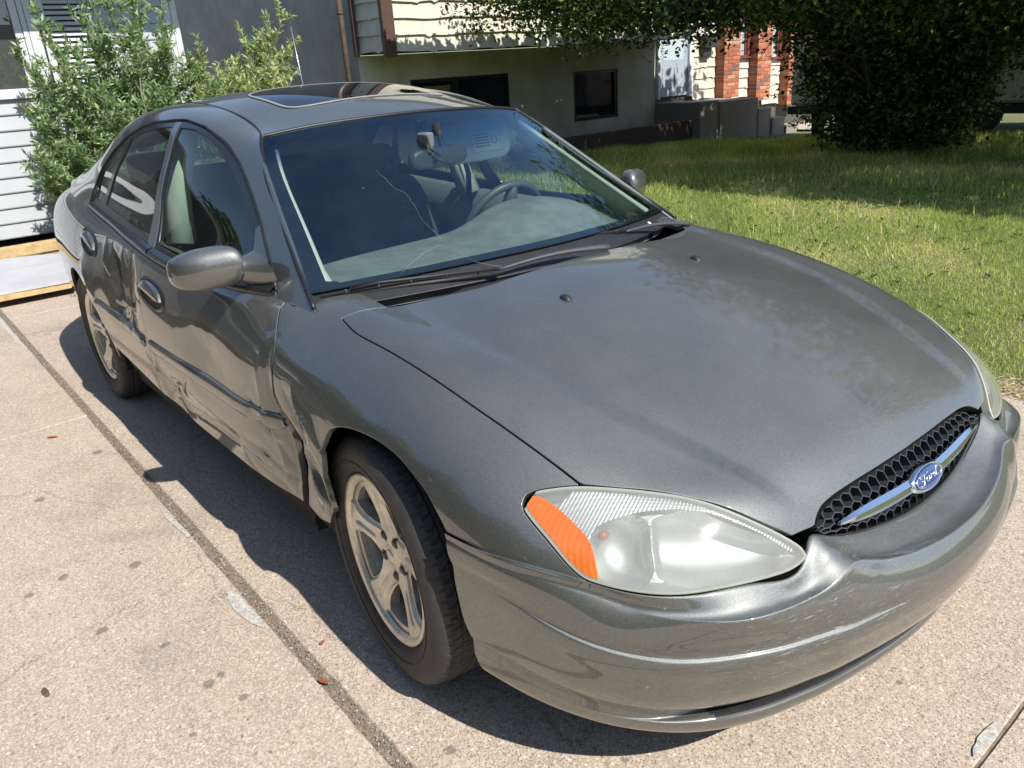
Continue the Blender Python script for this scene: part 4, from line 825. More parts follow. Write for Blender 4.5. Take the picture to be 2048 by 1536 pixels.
for tgt, n_, sp, sv in (((-8.0, 6.5, 2.40), 60, .40, .20), ((-7.5, 6.9, 2.28), 90, .42, .22), ((-6.9, 7.0, 2.18), 90, .45, .20), ((-6.3, 7.3, 2.10), 90, .45, .17), ((-5.7, 7.7, 2.10), 90, .45, .15), ((-5.2, 8.3, 2.08), 90, .45, .14), ((-4.6, 7.6, 2.2), 90, .5, .17), ((-3.8, 8.0, 2.1), 110, .5, .2), ((-3.0, 8.3, 2.0), 120, .5, .22), ((-2.6, 9.3, 1.9), 130, .6, .3), ((-1.9, 9.9, 1.9), 120, .6, .3), ((-7.3, 6.2, 2.9), 100, .5, .3)):
    tgt = np.array(tgt)
    for k in range(n_): CENT.append(tgt+np.clip(r.normal(0, 1, 3), -1.7, 1.7)*[sp, sp, sv])
    b0 = BT+[0, 0, 1.5]; m_ = (b0+tgt)/2+[0, 0, .45]; mb.tube([tuple(b0), tuple(m_), tuple(tgt)], [.05, .03, .010], 6)
    for k in range(9): e = tgt+r.normal(0, 1, 3)*[sp, sp, sv]; mb.tube([tuple(m_+(tgt-m_)*r.random()), tuple((tgt+e)/2+r.normal(0, .08, 3)), tuple(e)], [.012, .008, .003], 5)
for k in range(2300):   # roof of the canopy
    x = r.uniform(-7.0, 2.3); y = (6.35 if x > -4.4 else 8.0)+5.6*r.random()**1.1; CENT.append(np.array([x, y, 2.0+.12*math.sin(x*2.1)+.25*abs(y-8)*.3+2.2*r.random()**1.4]))
mb.build('branches', simple('dark_bark', (.07, .055, .045), .9, noise=.3, nscale=30), tr)
tk = MB(); tk.tube([(-7.3, 13.6, -.3), (-7.35, 13.4, 1.2), (-7.1, 13.1, 2.6), (-6.6, 12.6, 4.2)], [.13, .11, .10, .08], 10)
CENT = np.array(CENT); n = 26; P = (CENT[:, None]+np.random.default_rng(3).normal(0, .15, (len(CENT), n, 3))).reshape(-1, 3); P = P[P[:, 2] > .05]
TM = [leafm('tree_leaf_mid', (.050, .095, .025), .25), leafm('tree_leaf_dark', (.026, .055, .016), .2), leafm('tree_leaf_light', (.20, .29, .08)), leafm('tree_leaf_yellow', (.30, .34, .10))]
V, F, mi = leaves(P, .085, .026, 5, .1, 4, [.45, .33, .17, .05]); tag(obj('crown', V, F, TM, tr, midx=mi), kind='stuff')
q_ = np.random.default_rng(77); blk = np.stack([q_.uniform(-7.80, -7.50, 4600), q_.uniform(4.6, 12.5, 4600), q_.uniform(2.95, 3.62, 4600)], 1); up = np.stack([q_.uniform(-6.8, 2.6, 8000), 6.3+7.5*q_.random(8000), 3.2+2.2*q_.random(8000)], 1); zz = q_.uniform(.1, 4, 5000); aa = q_.uniform(0, 6.28, 5000); rr = (.58+.34*zz)*np.sqrt(q_.random(5000)); core = np.stack([BT[0]+rr*np.cos(aa), BT[1]+rr*np.sin(aa), zz], 1)  # blk: leaf slab above the view, added to keep sun off the basement wall
up = up[(up[:, 0] > -4.3) | (up[:, 1] > 8.2)]; V, F, mi = leaves(np.concatenate([up, core, blk]), .24, .10, 6, .1, 4, [.45, .40, .12, .03]); tag(obj('inner_crown_and_shade_leaves', V, F, TM, tr, midx=mi), kind='stuff'); print('tree leaves', len(P))
# slim climbing stem by the path with wispy shoots
t2 = thing('slim_tree', 'slim leaning tree trunk with wispy low shoots beside the brick piers', 'tree'); tk.build('trunk', bpy.data.materials['dark_bark'], t2)
sh2 = MB(); LP = []
for k in range(46):
    p = np.array([-7.3+r.normal(0, .15), 13.5+r.normal(0, .15), r.uniform(.1, 1.9)]); B = branch_path(p, (r.normal(0, .3), r.uniform(-.3, 1.0)*-1 if r.random() < .35 else r.uniform(.1, .9), r.uniform(-.4, .9)), r.uniform(.5, 1.5), r, .3, 6); sh2.tube([tuple(q) for q in B], [.006*(1-.7*j/6) for j in range(7)], 4, False)
    t_ = r.random(16)*.99; idx = (t_*6).astype(int); LP.append(B[idx]+(B[idx+1]-B[idx])*(t_*6-idx)[:, None]+r.normal(0, .03, (16, 3)))
sh2.build('shoots', bpy.data.materials['dark_bark'], t2); V, F, mi = leaves(np.concatenate(LP), .09, .03, 8); tag(obj('foliage', V, F, TM, t2, midx=mi), kind='stuff')
# ---- planting the car mirrors: unseen hedge added to darken its side, and street trees
hg = thing('dark_reflection_hedge', 'tall dark hedge added out of view so the dented doors mirror something dark', 'hedge'); rr_ = np.random.default_rng(8)
P = np.stack([rr_.uniform(-13, 9, 26000), -7.1+.5*rr_.normal(0, 1, 26000)*.6, 5.6*rr_.random(26000)**.9], 1); P[:, 2] *= .85+.15*np.sin(P[:, 0]*1.9); V, F, mi = leaves(P, .26, .10, 9); tag(obj('foliage', V, F, TM, hg, midx=mi), kind='stuff')
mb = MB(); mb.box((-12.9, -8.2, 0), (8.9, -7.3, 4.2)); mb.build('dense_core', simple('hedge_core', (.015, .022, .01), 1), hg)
def roundtree(label, x, y, h, R, seed):
    t = thing('street_tree', label, 'tree', (x, y, 0), 0, 'street trees behind the camera'); q = np.random.default_rng(seed); mb = MB(); mb.tube([(0, 0, 0), (.1, 0, h*.3), (0, .1, h*.62)], [.16, .13, .07], 8); mb.build('trunk', bpy.data.materials['dark_bark'], t)
    u = q.normal(0, 1, (2600, 3)); u /= np.linalg.norm(u, axis=1)[:, None]; u *= q.uniform(.45, 1, (2600, 1))**.5*R*[1, 1, .85]; P = u+[0, 0, h-R*.8]
    V, F, mi = leaves(P, .34, .14, seed+1); tag(obj('crown', V, F, TM, t, midx=mi), kind='stuff')
roundtree('round street tree beyond the hedge, farthest to the right of the drive', 6, -14, 6.5, 2.6, 41)
roundtree('round street tree straight ahead of the car bonnet', 19, -3, 7, 2.8, 43)
roundtree('round street tree ahead of the car on the lawn side', 20, 9, 7, 2.8, 45)
hb = thing('street_house', 'low beige house across the street in front of the car', 'house'); mb = MB(); mb.box((24, -16, 0), (31, 12, 3.0)); mb.build('wall', simple('beige_wall', (.42, .38, .31), .9), hb)
mb = MB(); mb.add([(23.4, -16.6, 2.95), (23.4, 12.6, 2.95), (27.5, 12.6, 5), (27.5, -16.6, 5), (31.6, 12.6, 2.95), (31.6, -16.6, 2.95)], [(0, 1, 2, 3), (3, 2, 4, 5), (0, 3, 5), (1, 4, 2)]); mb.build('roof', simple('brown_shingles', (.09, .07, .06), .9), hb)
rd = tag(obj('street', [(10, -60, -.05), (17, -60, -.05), (17, 60, -.05), (10, 60, -.05)], [(0, 1, 2, 3)], simple('asphalt', (.06, .06, .06), .9, noise=.15, nscale=20)), kind='structure')
# ================================================================ THE CAR
car = thing('sedan', 'dark grey four-door sedan with dented right-hand doors parked on the concrete driveway', 'car', (0, 0, 0))
def AT(G, ref=(0, .6)):
    A, T = grid_AT(G); c = A[:, :3].copy(); c[:, 1] = ref[0]; c[:, 2] = ref[1]
    if (A[:, 3:]*(A[:, :3]-c)).sum() < 0: A[:, 3:] *= -1
    return A, T
XZ = lambda A: A[:, [0, 2]]
XY = lambda A: A[:, [0, 1]]
XW = lambda A: np.stack([A[:, 0], np.abs(A[:, 1])], 1)
def lampc(A):
    w = np.abs(A[:, 1]); return np.stack([(w-A[:, 0])*.707, .85*A[:, 2]-.3536*(A[:, 0]+w)], 1)
GAP = .0028
# ---- outlines
DOOR_F = [(-.56, .90), (-.545, .872), (-.50, .835), (-.455, .79), (-.435, .72), (-.43, .65), (-.425, .55), (-.42, .45), (-.415, .30)]
DOOR_FR = [(-.56, .90), (-.545, .872), (-.50, .835), (-.456, .79), (-.442, .72), (-.452, .65), (-.462, .58), (-.452, .50), (-.438, .42), (-.425, .30)]   # right door edge, bent back by the crash
FEN_ADD = [(-.405, .635), (-.372, .60), (-.350, .55), (-.358, .48), (-.385, .42)]
DOOR_M = [(-1.55, .93), (-1.56, .89), (-1.60, .83), (-1.615, .76), (-1.60, .68), (-1.60, .58), (-1.63, .48), (-1.66, .38), (-1.68, .28)]
DOOR_R = [(-2.62, 1.02), (-2.625, .97), (-2.65, .92), (-2.665, .86), (-2.645, .79), (-2.59, .715), (-2.46, .64), (-2.375, .56), (-2.345, .47), (-2.34, .30)]
SILL = [(-2.34, .375), (-2.0, .345), (-1.68, .315), (-1.3, .302), (-.8, .308), (-.42, .325)]
f_arch = [(.352, .588), (.315, .622), (.261, .658), (.163, .693), (.066, .704), (-.035, .698), (-.099, .676), (-.128, .643), (-.15, .60), (-.185, .53), (-.215, .45), (-.24, .38), (-.26, .28)]
hood_xy = [(-.307, .733, 1), (-.207, .747), (-.072, .745), (.089, .742), (.244, .737), (.328, .731), (.405, .724), (.478, .716), (.55, .706, 1),
           (.60, .662), (.651, .613), (.725, .554), (.798, .493), (.843, .436, 1), (.853, .372, 1), (.848, .362), (.840, .333), (.838, .291), (.841, .212), (.845, .112), (.847, 0)]
_h = smooth_poly(hood_xy, 5, False)
_rear = smooth_poly([(-.160, 0), (-.161, .1), (-.163, .25), (-.175, .37), (-.225, .5), (-.262, .62), (-.307, .733)], 5, False)
HOOD = np.concatenate([_h, (_h*[1, -1])[::-1][1:], (_rear*[1, -1])[::-1][1:], _rear[1:-1]])
HOODW = np.concatenate([_h, [(1.2, 0), (1.2, -.3), (-.16, -.3)], _rear])           # in (x,|y|)
lamp_pts = [(.482, .795, .673), (.485, .778, .684), (.512, .749, .693), (.559, .700, .6965), (.651, .613, .685), (.725, .554, .669), (.798, .493, .629), (.843, .436, .581),
            (.862, .425, .562), (.868, .431, .547), (.858, .497, .541), (.793, .65, .546), (.736, .72, .549), (.661, .772, .558), (.617, .792, .574), (.549, .803, .623), (.497, .805, .656)]
_lp = np.array(lamp_pts); _lc = np.stack([(_lp[:, 1]-_lp[:, 0])*.707, .85*_lp[:, 2]-.3536*(_lp[:, 0]+_lp[:, 1])], 1)
LAMP = smooth_poly([tuple(q) for q in _lc], 5)
FRAME = smooth_poly([(-.60, .89, 1), (-.677, .949), (-.76, 1.008), (-.844, 1.069), (-.969, 1.146), (-1.147, 1.242), (-1.286, 1.294), (-1.455, 1.334), (-1.632, 1.352), (-1.829, 1.347), (-2.0, 1.331), (-2.123, 1.31), (-2.27, 1.275), (-2.402, 1.228), (-2.52, 1.17), (-2.60, 1.11), (-2.65, 1.05), (-2.645, 1.0), (-2.62, .96, 1), (-1.9, .86, 1), (-1.2, .85, 1)], 4)
GL_F = smooth_poly([(-.815, .945, 1), (-.833, 1.0), (-.86, 1.04), (-1.024, 1.144), (-1.16, 1.215), (-1.30, 1.278), (-1.43, 1.315), (-1.52, 1.326), (-1.59, 1.328, 1), (-1.592, 1.2), (-1.585, 1.083), (-1.555, .98), (-1.535, .937, 1), (-1.3, .923), (-1.05, .925), (-.90, .932)], 4)
GL_R = smooth_poly([(-1.657, 1.330, 1), (-1.655, 1.2), (-1.66, 1.05), (-1.648, .947, 1), (-1.92, .968), (-2.375, 1.008, 1), (-2.355, 1.06), (-2.29, 1.15), (-2.22, 1.22), (-2.165, 1.283, 1), (-2.0, 1.312), (-1.8, 1.328)], 4)
GL_Q = smooth_poly([(-2.44, 1.012, 1), (-2.57, 1.02, 1), (-2.61, 1.065), (-2.57, 1.12), (-2.48, 1.175), (-2.37, 1.222), (-2.235, 1.268, 1), (-2.30, 1.19), (-2.38, 1.10)], 4)
BPOST = [(-1.605, 1.345), (-1.650, 1.345), (-1.648, 1.2), (-1.652, 1.05), (-1.638, .93), (-1.55, .92), (-1.565, .97), (-1.597, 1.09), (-1.604, 1.2)]
SAIL = [(-.56, .86), (-.79, .86), (-.80, .93), (-.822, 1.0), (-.850, 1.045), (-.79, 1.10), (-.55, .95)]
def c_in(A, T, poly, cf, g=GAP): return clip(A, T, poly_sd(cf(A), poly)+g)
def c_out(A, T, poly, cf, g=GAP): return clip(A, T, g-poly_sd(cf(A), poly))
def half(A, T, s): return clip(A, T, -s*A[:, 1])       # keep s*y >= 0
# ---- bonnet
A, T = AT(body_grid(.009, (.70, 1)))
A0, T0 = clip(A, T, .40-A[:, 2])
hood = panel('hood', *c_in(A0, T0, HOOD, XY, .0035), PAINT, car, .022)
for sy in (-1, 1):
    A1 = A0[:, :].copy(); n = poly_sd(XY(A1), [(.04, sy*.24), (.085, sy*.24), (.085, sy*.29), (.04, sy*.29)])
    k = np.argmin((A0[:, 0]-.055)**2+(A0[:, 1]-sy*.266)**2); p = A0[k, :3]
    V, F = spin([(0, .0105), (.006, .0100), (.011, .006), (.0135, -.002)], 12); V = np.array(V)
    V = np.stack([V[:, 0]*1.5-.3*V[:, 1], V[:, 2], V[:, 1]], 1)+p
    obj('washer_nozzle', V, np.array(F), BLACK, hood, True)
# ---- sides: finer grid for the damaged right side
ARCHF = [tuple(q) for q in smooth_poly(f_arch[::-1][1:], 5, False)]
FEND = [(-.30, 1.1), (-.545, 1.0)]+DOOR_F[1:5]+[(-.432, .67)]+FEN_ADD+[(-.40, .33), (-.33, .315), (-.262, .33)]+ARCHF+[(.403, .584), (.464, .577), (.528, .563), (.583, .549), (.612, .543), (.630, .548), (.640, .562), (.66, .52), (1.1, .5), (1.1, 1.1)]
def side_panels(sy):
    right = sy < 0
    A, T = AT(body_grid(.0062 if right else .014, (0, 1), (0, .5) if right else (.5, 1)))
    dmgd = right
    # front wing
    a, t = c_in(A, T, FEND, XZ); a, t = clip(a, t, .3-a[:, 2]); a, t = c_out(a, t, HOODW, XW, .003)
    d = poly_sd(lampc(a), LAMP); d = np.where((a[:, 0] > .40) & (a[:, 2] > .50), d, 1.0); a, t = clip(a, t, .0025-d)
    a, t = clip(a, t, a[:, 0]-.648); a, t = clip(a, t, .62-np.abs(a[:, 1]))
    fen = panel('fender', a, t, SCRAPED if right else PAINT, car, .016, label='right front fender creased and pushed in behind the wheel' if right else None)
    # doors
    for nm, f, r in (('front_door', DOOR_FR if right else DOOR_F, DOOR_M), ('rear_door', DOOR_M, DOOR_R)):
        x0, x1 = r[-2][0], f[-2][0]
        low = [p for p in SILL if x0 < p[0] < x1]
        poly = list(f[:-1])+[(x1, np.interp(x1, [p[0] for p in SILL], [p[1] for p in SILL]))]+low[::-1]+[(x0, np.interp(x0, [p[0] for p in SILL], [p[1] for p in SILL]))]+list(r[:-1])[::-1]
        a, t = c_in(A, T, poly, XZ, .003)
        zb = np.interp(a[:, 0], [-3, -2.62, -2.285, -1.952, -1.66, -1.547, -1.276, -.90, -.612, -.5], [1.01, .981, .951, .925, .907, .90, .888, .889, .892, .895])
        a, t = clip(a, t, a[:, 2]-zb)
        if right and nm == 'front_door': a[:, 1] += 0
        dr = panel(nm, a, t, SCRAPED if right else PAINT, car, .018, label=('dented right %s with crumpled lower edge' % nm.replace('_', ' ')) if right else None)
        doors[(nm, sy)] = dr
    # quarter panel, cut by the wheel arch
    th = np.linspace(math.pi*1.06, -.12, 26); arch = [(-2.756+.392*math.cos(q)*1.0, .335+.352*math.sin(q)*1.0) for q in th]
    poly = [(-3.97, .20), (-3.12, .20)]+arch+[(-2.335, .385)]+[(x, z) for x, z in DOOR_R[:-1]][::-1]+[(-2.62, 1.3), (-3.97, 1.3)]
    a, t = c_in(A, T, poly, XZ); a, t = c_out(a, t, [(-3.9, -.01), (-3.9, .56), (-3.52, .60), (-2.4, .66), (-2.4, -.01)], XW, .003)
    q = panel('quarter_panel', a, t, PAINT, car, .016)
    # sill under the doors
    a, t = clip(A, T, a_sill(A)); a, t = clip(a, t, A_x(a, -2.36, -.255))
    panel('rocker_sill', a, t, PAINT, car, .01, -.034)
    return A, T
def a_sill(A):
    zs = np.interp(A[:, 0], [p[0] for p in SILL], [p[1] for p in SILL]); return np.where(A[:, 2] > .7, 1., A[:, 2]-zs-.02)
def A_x(A, x0, x1): return np.maximum(x0-A[:, 0], A[:, 0]-x1)
doors = {}
AR, TR = side_panels(-1); AL, TL = side_panels(1)
# rear deck lid and rear face
A, T = AT(body_grid(.03, (0, .35)))
a, t = c_in(A, T, [(-3.9, -.01), (-3.9, .555), (-3.52, .595), (-2.9, .63), (-2.9, -.01)], XW); a, t = clip(a, t, .7-a[:, 2]); panel('trunk_lid', a, t, PAINT, car, .015)
G = body_grid(.03, (0, .002)); ring = G[0]; mb = MB(); pts = [tuple(p) for p in ring]; c = (-3.99, 0, .62)
mb.add(pts+[c], [(i, i+1, len(pts)) for i in range(len(pts)-1)]+[(len(pts)-1, 0, len(pts))]); mb.build('rear_bumper_face', PAINT, car)
# ---- right/left point on the body side at (x,z)
_gs = {-1: body_grid(.01, (0, 1), (0, .36)), 1: body_grid(.01, (0, 1), (.64, 1))[:, ::-1]}
def on_body(x, z, sy=-1, off=0.):
    G = _gs[sy]; xs = G[:, 0, 0]; i = int(np.clip(np.searchsorted(xs, x)-1, 0, len(xs)-2)); f = (x-xs[i])/(xs[i+1]-xs[i])
    def W(i, z): return np.interp(z, G[i, :, 2], G[i, :, 1])
    def y_(x, z, i, f): return W(i, z)*(1-f)+W(i+1, z)*f
    y = y_(x, z, i, f); dz = (y_(x, z+.006, i, f)-y_(x, z-.006, i, f))/.012; dx = (W(i+1, z)-W(i, z))/(xs[i+1]-xs[i])
    n = np.array([-dx, 1, -dz])*sy*1.0; n /= np.linalg.norm(n); n = n if n[1]*sy > 0 else -n
    return np.array([x, y, z])+n*off
def body_strip(name, x0, x1, zf, hw, off, mat, parent, sy, n=90, lip=.0, label=None):
    """half round strip along the side following the dents"""
    V = []; prof = [(-1, -.006), (-1, .35), (-.8, .75), (-.35, 1), (.35, 1), (.8, .75), (1, .35), (1, -.006)]
    for i in range(n+1):
        s = i/n; x = x0+(x1-x0)*s; tp = min(1, min(s, 1-s)*n/3.+.3)
        for a, b in prof: V.append(on_body(x, zf(x)+a*hw*tp, sy, b*off*tp if b > 0 else b))
    m = len(prof); F = [(i*m+k, i*m+k+1, (i+1)*m+k+1, (i+1)*m+k) for i in range(n) for k in range(m-1)]+[tuple(range(m)), tuple(n*m+k for k in range(m-1, -1, -1))]
    o = obj(name, V, F, mat, parent, True)
    if label: o['label'] = label
    return o
for sy in (-1, 1):
    zf = lambda x: np.interp(x, [-2.3, -1.68, -1.3, -.45], [.588, .558, .562, .570])
    body_strip('side_moulding', -1.60, -.455, zf, .026, .012, PAINT, doors[('front_door', sy)], sy)
    body_strip('side_moulding', -2.36, -1.66, zf, .026, .012, PAINT, doors[('rear_door', sy)], sy)
    bz = lambda x: np.interp(x, [-3, -2.62, -2.285, -1.952, -1.66, -1.547, -1.276, -.90, -.612, -.5], [1.01, .981, .951, .925, .907, .90, .888, .889, .892, .895])
    for a, b, nm in ((-1.545, -.62, 'front_door'), (-2.61, -1.56, 'rear_door')):
        mb = MB(); P = []
        for i in range(41):
            x = a+(b-a)*i/40; p = on_body(x, bz(x)-.004, sy); P.append((p[0], p[1]-sy*.010, p[2]+.012))
        V = []; 
        for p in P:
            for dy, dz in ((.014, -.012), (.016, .0), (.010, .010), (-.014, .016)): V.append((p[0], p[1]+sy*dy, p[2]+dz))
        F = [(i*4+k, i*4+k+1, i*4+k+5, i*4+k+4) for i in range(40) for k in range(3)]
        obj('belt_weatherstrip', V, F, SATIN, doors[(nm, sy)], True)
    # handles: dished cup, painted flap, bright key
    for nm, cx, cz, tilt in (('front_door', -1.455, .780, -.10), ('rear_door', -2.395, .852, -.16)):
        par = doors[(nm, sy)]; L, H = .125, .042; n = 28
        def ov(q, f, off):
            ca, sa = math.cos(q), math.sin(q); a = L*f*abs(ca)**.85*(1 if ca > 0 else -1); b = H*(f if f > .8 else f)*abs(sa)**.85*(1 if sa > 0 else -1)
            return on_body(cx+a, cz+b+tilt*a, sy, off)
        rings = [(1.16, .0005), (1.12, .004), (1.04, .005), (.98, .001)]
        V = []; F = []
        for f, o_ in rings:
            for k in range(n): V.append(ov(2*math.pi*k/n, f, o_))
        for j in range(len(rings)-1):
            for k in range(n): F.append((j*n+k, j*n+(k+1) % n, (j+1)*n+(k+1) % n, (j+1)*n+k))
        h = obj('door_handle', V, F, SATIN, par, True)
        V = [ov(2*math.pi*k/n, .98, .001) for k in range(n)]+[ov(2*math.pi*k/n, .80, .0004) for k in range(n)]+[on_body(cx, cz, sy, .0002)]
        F = [(k, (k+1) % n, n+(k+1) % n, n+k) for k in range(n)]+[(n+k, n+(k+1) % n, 2*n) for k in range(n)]
        obj('handle_cup', V, F, BLACK, par, True)
        V = []; m = 14
        for i in range(m+1):
            s = -1+2*i/m; xx = cx+s*L*.93; hh = H*.93*(1-abs(s)**2.6)**.5
            for q, o_ in ((.98, .002), (.9, .010), (.35, .016), (-.05, .015), (-.22, .006)): V.append(on_body(xx, cz+tilt*s*L*.93+hh*q, sy, o_))
        F = [(i*5+k, i*5+k+1, i*5+k+6, i*5+k+5) for i in range(m) for k in range(4)]
        obj('handle_flap', V, F, PAINT, par, True)
    p = on_body(-1.632+.06, .80, sy, .003)
    V, F = spin([(0, .003), (.010, .003), (.013, .0)], 14); V = np.array(V); V = np.stack([V[:, 0], sy*V[:, 1], V[:, 2]], 1)+p
    obj('key_lock', V, np.array(F), CHROME, doors[('front_door', sy)], True)
# ---- bumper cover and front end
FC = full(np.swapaxes(fascia_ctrl(), 0, 1)[:, ::-1][:, ::-1].swapaxes(0, 1)) if False else None
_fc = fascia_ctrl(); _fm = (_fc*np.array([1, -1, 1.])); FCN = np.concatenate([_fm, _fc[:, ::-1][:, 1:]], 1)
def fgrid(ru, rv):
    ku = chord(FCN, 0); kv = chord(FCN, 1); qu = np.unique(np.concatenate([np.linspace(ku[i], ku[i+1], max(3, int((ku[i+1]-ku[i])/ru)+1)) for i in range(len(ku)-1)]))
    qv = np.linspace(kv[0], kv[-1], int(kv[-1]/rv)); G = crom(ku, FCN, qu); return np.swapaxes(nspl(kv, np.swapaxes(G, 0, 1), qv), 0, 1)
G = fgrid(.006, .009); A, T = AT(G, (0, .45)); A[:, 3:] *= np.sign((A[:, 3]*(A[:, 0]-.3)+A[:, 4]*A[:, 1]).sum())
ku_ = chord(FCN, 0); qu_ = np.unique(np.concatenate([np.linspace(ku_[i], ku_[i+1], max(3, int((ku_[i+1]-ku_[i])/.006)+1)) for i in range(len(ku_)-1)]))
Ud = np.repeat(qu_, G.shape[1]); Wd = np.abs(G[..., 1]).ravel(); slot = (Ud[T].mean(1) > ku_[5]*.12+ku_[6]*.88) & (Ud[T].mean(1) < ku_[7]*.5+ku_[8]*.5) & (Wd[T].mean(1) < .60)
bump_ = panel('bumper_cover', A, T[~slot], BUMPER, car, .0)
panel('air_slot', A, T[slot], BLACK, bump_, .0)
# black grooves: the air slot below the face
# ---- lamps
RIBR = AT(body_grid(.0020, (.88, .995), (.16, .42))); RIBL = AT(body_grid(.0034, (.88, .995), (.58, .84)))
A, T = AT(body_grid(.0055, (.87, 1)))
for sy in (-1, 1):
    a, t = half(A, T, sy); m = (a[:, 0] > .42) & (a[:, 2] > .50)
    d = np.where(m, poly_sd(lampc(a), LAMP), 1.); a, t = clip(a, t, d+.0035)
    hl = panel('headlight', a, t, LENS, car, .0, .005)
    lc = lampc(a); inner = poly_sd(lc, LAMP)
    # bezel edge of the lens
    a2, t2 = clip(a, t, -(inner+.0052)); panel('lens_rim', a2, t2, simple('hazed_lens_edge', (.40, .42, .36), .35) if sy < 0 else bpy.data.materials['hazed_lens_edge'], hl, .02, .0035)
    # bucket: two bowls behind the lens
    s = lc[:, 0]; q = lc[:, 1]; d0 = np.clip(-inner-.004, 0, 1)
    # s runs from -.31 (inner tip) to .23 (outer end)
    sd_ = s+.020+.9*(q-.05)**2*4*.5
    bowl1 = np.clip(1-((s+.135)/.150)**2-((q-.038)/.078)**2, 0, 1)**.5*(sd_ < 0)*ss(0, .012, -sd_)
    bowl2 = np.clip(1-((s-.035)/.062)**2-((q-.030)/.075)**2, 0, 1)**.5*(sd_ >= 0)*ss(0, .012, sd_)
    dep = .012+np.minimum(d0*1.2, .02)+.055*np.maximum(bowl1, bowl2)
    b = a.copy(); b[:, :3] -= b[:, 3:6]*dep[:, None]
    # recompute normals
    fn = np.cross(b[t[:, 1], :3]-b[t[:, 0], :3], b[t[:, 2], :3]-b[t[:, 0], :3]); N = np.zeros((len(b), 3))
    for k in range(3): np.add.at(N, t[:, k], fn)
    N /= np.linalg.norm(N, axis=1)[:, None]+1e-12; b[:, 3:] = N*np.sign((N*a[:, 3:]).sum())
    obj('reflector', b[:, :3], t, REFL, hl, True, b[:, 3:])
    # amber side marker and turn lens: outer wedge
    wedge = smooth_poly([(.082, -.06, 1), (.082, -.023), (.088, .021), (.099, .049), (.122, .074), (.150, .100), (.184, .123), (.199, .126), (.25, .14, 1), (.27, .0), (.20, -.06, 1)], 4)
    c_, ct = clip(a, t, poly_sd(lc, wedge)); ic = poly_sd(lampc(c_), LAMP); c_, ct = clip(c_, ct, ic+.010)
    panel('amber_marker', c_, ct, AMBER, hl, .004, .0058)
    # ribbed bright strip along the top edge
    rib = smooth_poly([(-.295, .040, 1), (-.216, .085), (-.121, .125), (-.027, .15), (.098, .16), (.184, .15, 1), (.184, .125), (.150, .102), (.122, .076), (.100, .050, 1), (.090, .063), (.071, .079), (.028, .094), (-.018, .103), (-.074, .106), (-.129, .098), (-.184, .078), (-.241, .051), (-.29, .022)], 4)
    RA, RT = (RIBR if sy < 0 else RIBL); rl = lampc(RA); m = (RA[:, 0] > .42) & (RA[:, 2] > .50); r_, rt = clip(RA, RT, np.where(m, np.maximum(poly_sd(rl, rib), poly_sd(rl, LAMP)+.007), 1.))
    lr = lampc(r_); ph = (lr[:, 0]*.86+lr[:, 1]*.50)/.0066; r_[:, :3] -= r_[:, 3:6]*(.008+.0018*np.abs(np.sin(ph*math.pi)))[:, None]
    o = obj('ribbed_strip', r_[:, :3], rt, REFLW, hl, False)
    # bulb
    k = np.argmin((lc[:, 0]-.070)**2+(lc[:, 1]-.060)**2); p = a[k, :3]-a[k, 3:6]*.032
    V, F = spin([(0, .012), (.007, .010), (.011, 0), (.007, -.010), (0, -.012)], 10); obj('turn_bulb', np.array(V)+p, np.array(F), AMBER, hl, True)
# ---- grille: hexagonal mesh, bar and oval emblem
gr = bpy.data.objects.new('grille', None); gr.location = (0, 0, 0); link(gr, car)
yb = np.linspace(-.372, .372, 80)
def gbot(y): w = abs(y); return np.array([np.interp(w, [0, .16, .30, .345, .362, .375], [.898, .893, .874, .864, .858, .852]), y, np.interp(w, [0, .10, .2, .28, .33, .355, .375], [.507, .511, .525, .542, .555, .565, .580])])
def gtop(y): w = abs(y); return np.array([np.interp(w, [0, .112, .212, .291, .333, .362, .375], [.846, .845, .841, .838, .840, .846, .852]), y, np.interp(w, [0, .112, .212, .291, .333, .355, .372, .375], [.612, .612, .610, .604, .597, .588, .582, .580])])
def gpt(y, v, back=0.):
    b, t_ = gbot(y), gtop(y); p = b+(t_-b)*v; p = p+np.array([.010*4*v*(1-v), 0, .0]); return p+np.array([-.90, 0, -.43])*back
mb = MB(); cell = .0190
vh = .115
def hexdraw():
    W = 1.732*cell; rows = 9
    for j in range(-1, rows):
        for i in range(-22, 23):
            cy = (i+.5*(j % 2))*W; cv = (j*1.5*cell)/vh+.07
            P = [(cy+cell*math.sin(k*math.pi/3), cv+cell*math.cos(k*math.pi/3)/vh) for k in range(6)]
            for k in (0, 1, 2):
                (y0, v0), (y1, v1) = P[k], P[(k+1) % 6]
                m = ((y0+y1)/2, (v0+v1)/2)
                if abs(m[0]) > .366 or not (0.0 < m[1] < 1.0): continue
                hh = (gtop(m[0])-gbot(m[0])); 
                if abs(m[0]) > .30 and (m[1]-.5)**2*4+((abs(m[0])-.30)/.068)**2 > 1.02: continue
                v0, v1 = min(max(v0, 0), 1), min(max(v1, 0), 1)
                a0, a1 = gpt(y0, v0, .008), gpt(y1, v1, .008); b0, b1 = gpt(y0, v0, .030), gpt(y1, v1, .030)
                e = a1-a0; n = np.cross(e, [.9, 0, .43]); n = n/(np.linalg.norm(n)+1e-9)*.0011; nb = n*1.8
                mb.add([a0-n, a1-n, a1+n, a0+n, b0-nb, b1-nb, b1+nb, b0+nb], [(0, 1, 2, 3), (0, 4, 5, 1), (2, 6, 7, 3), (4, 7, 6, 5)])
hexdraw(); gm = mb.build('hexagonal_mesh', simple('grille_plastic', (.045, .05, .055), .38, noise=.2, nscale=80), gr)
V = []; 
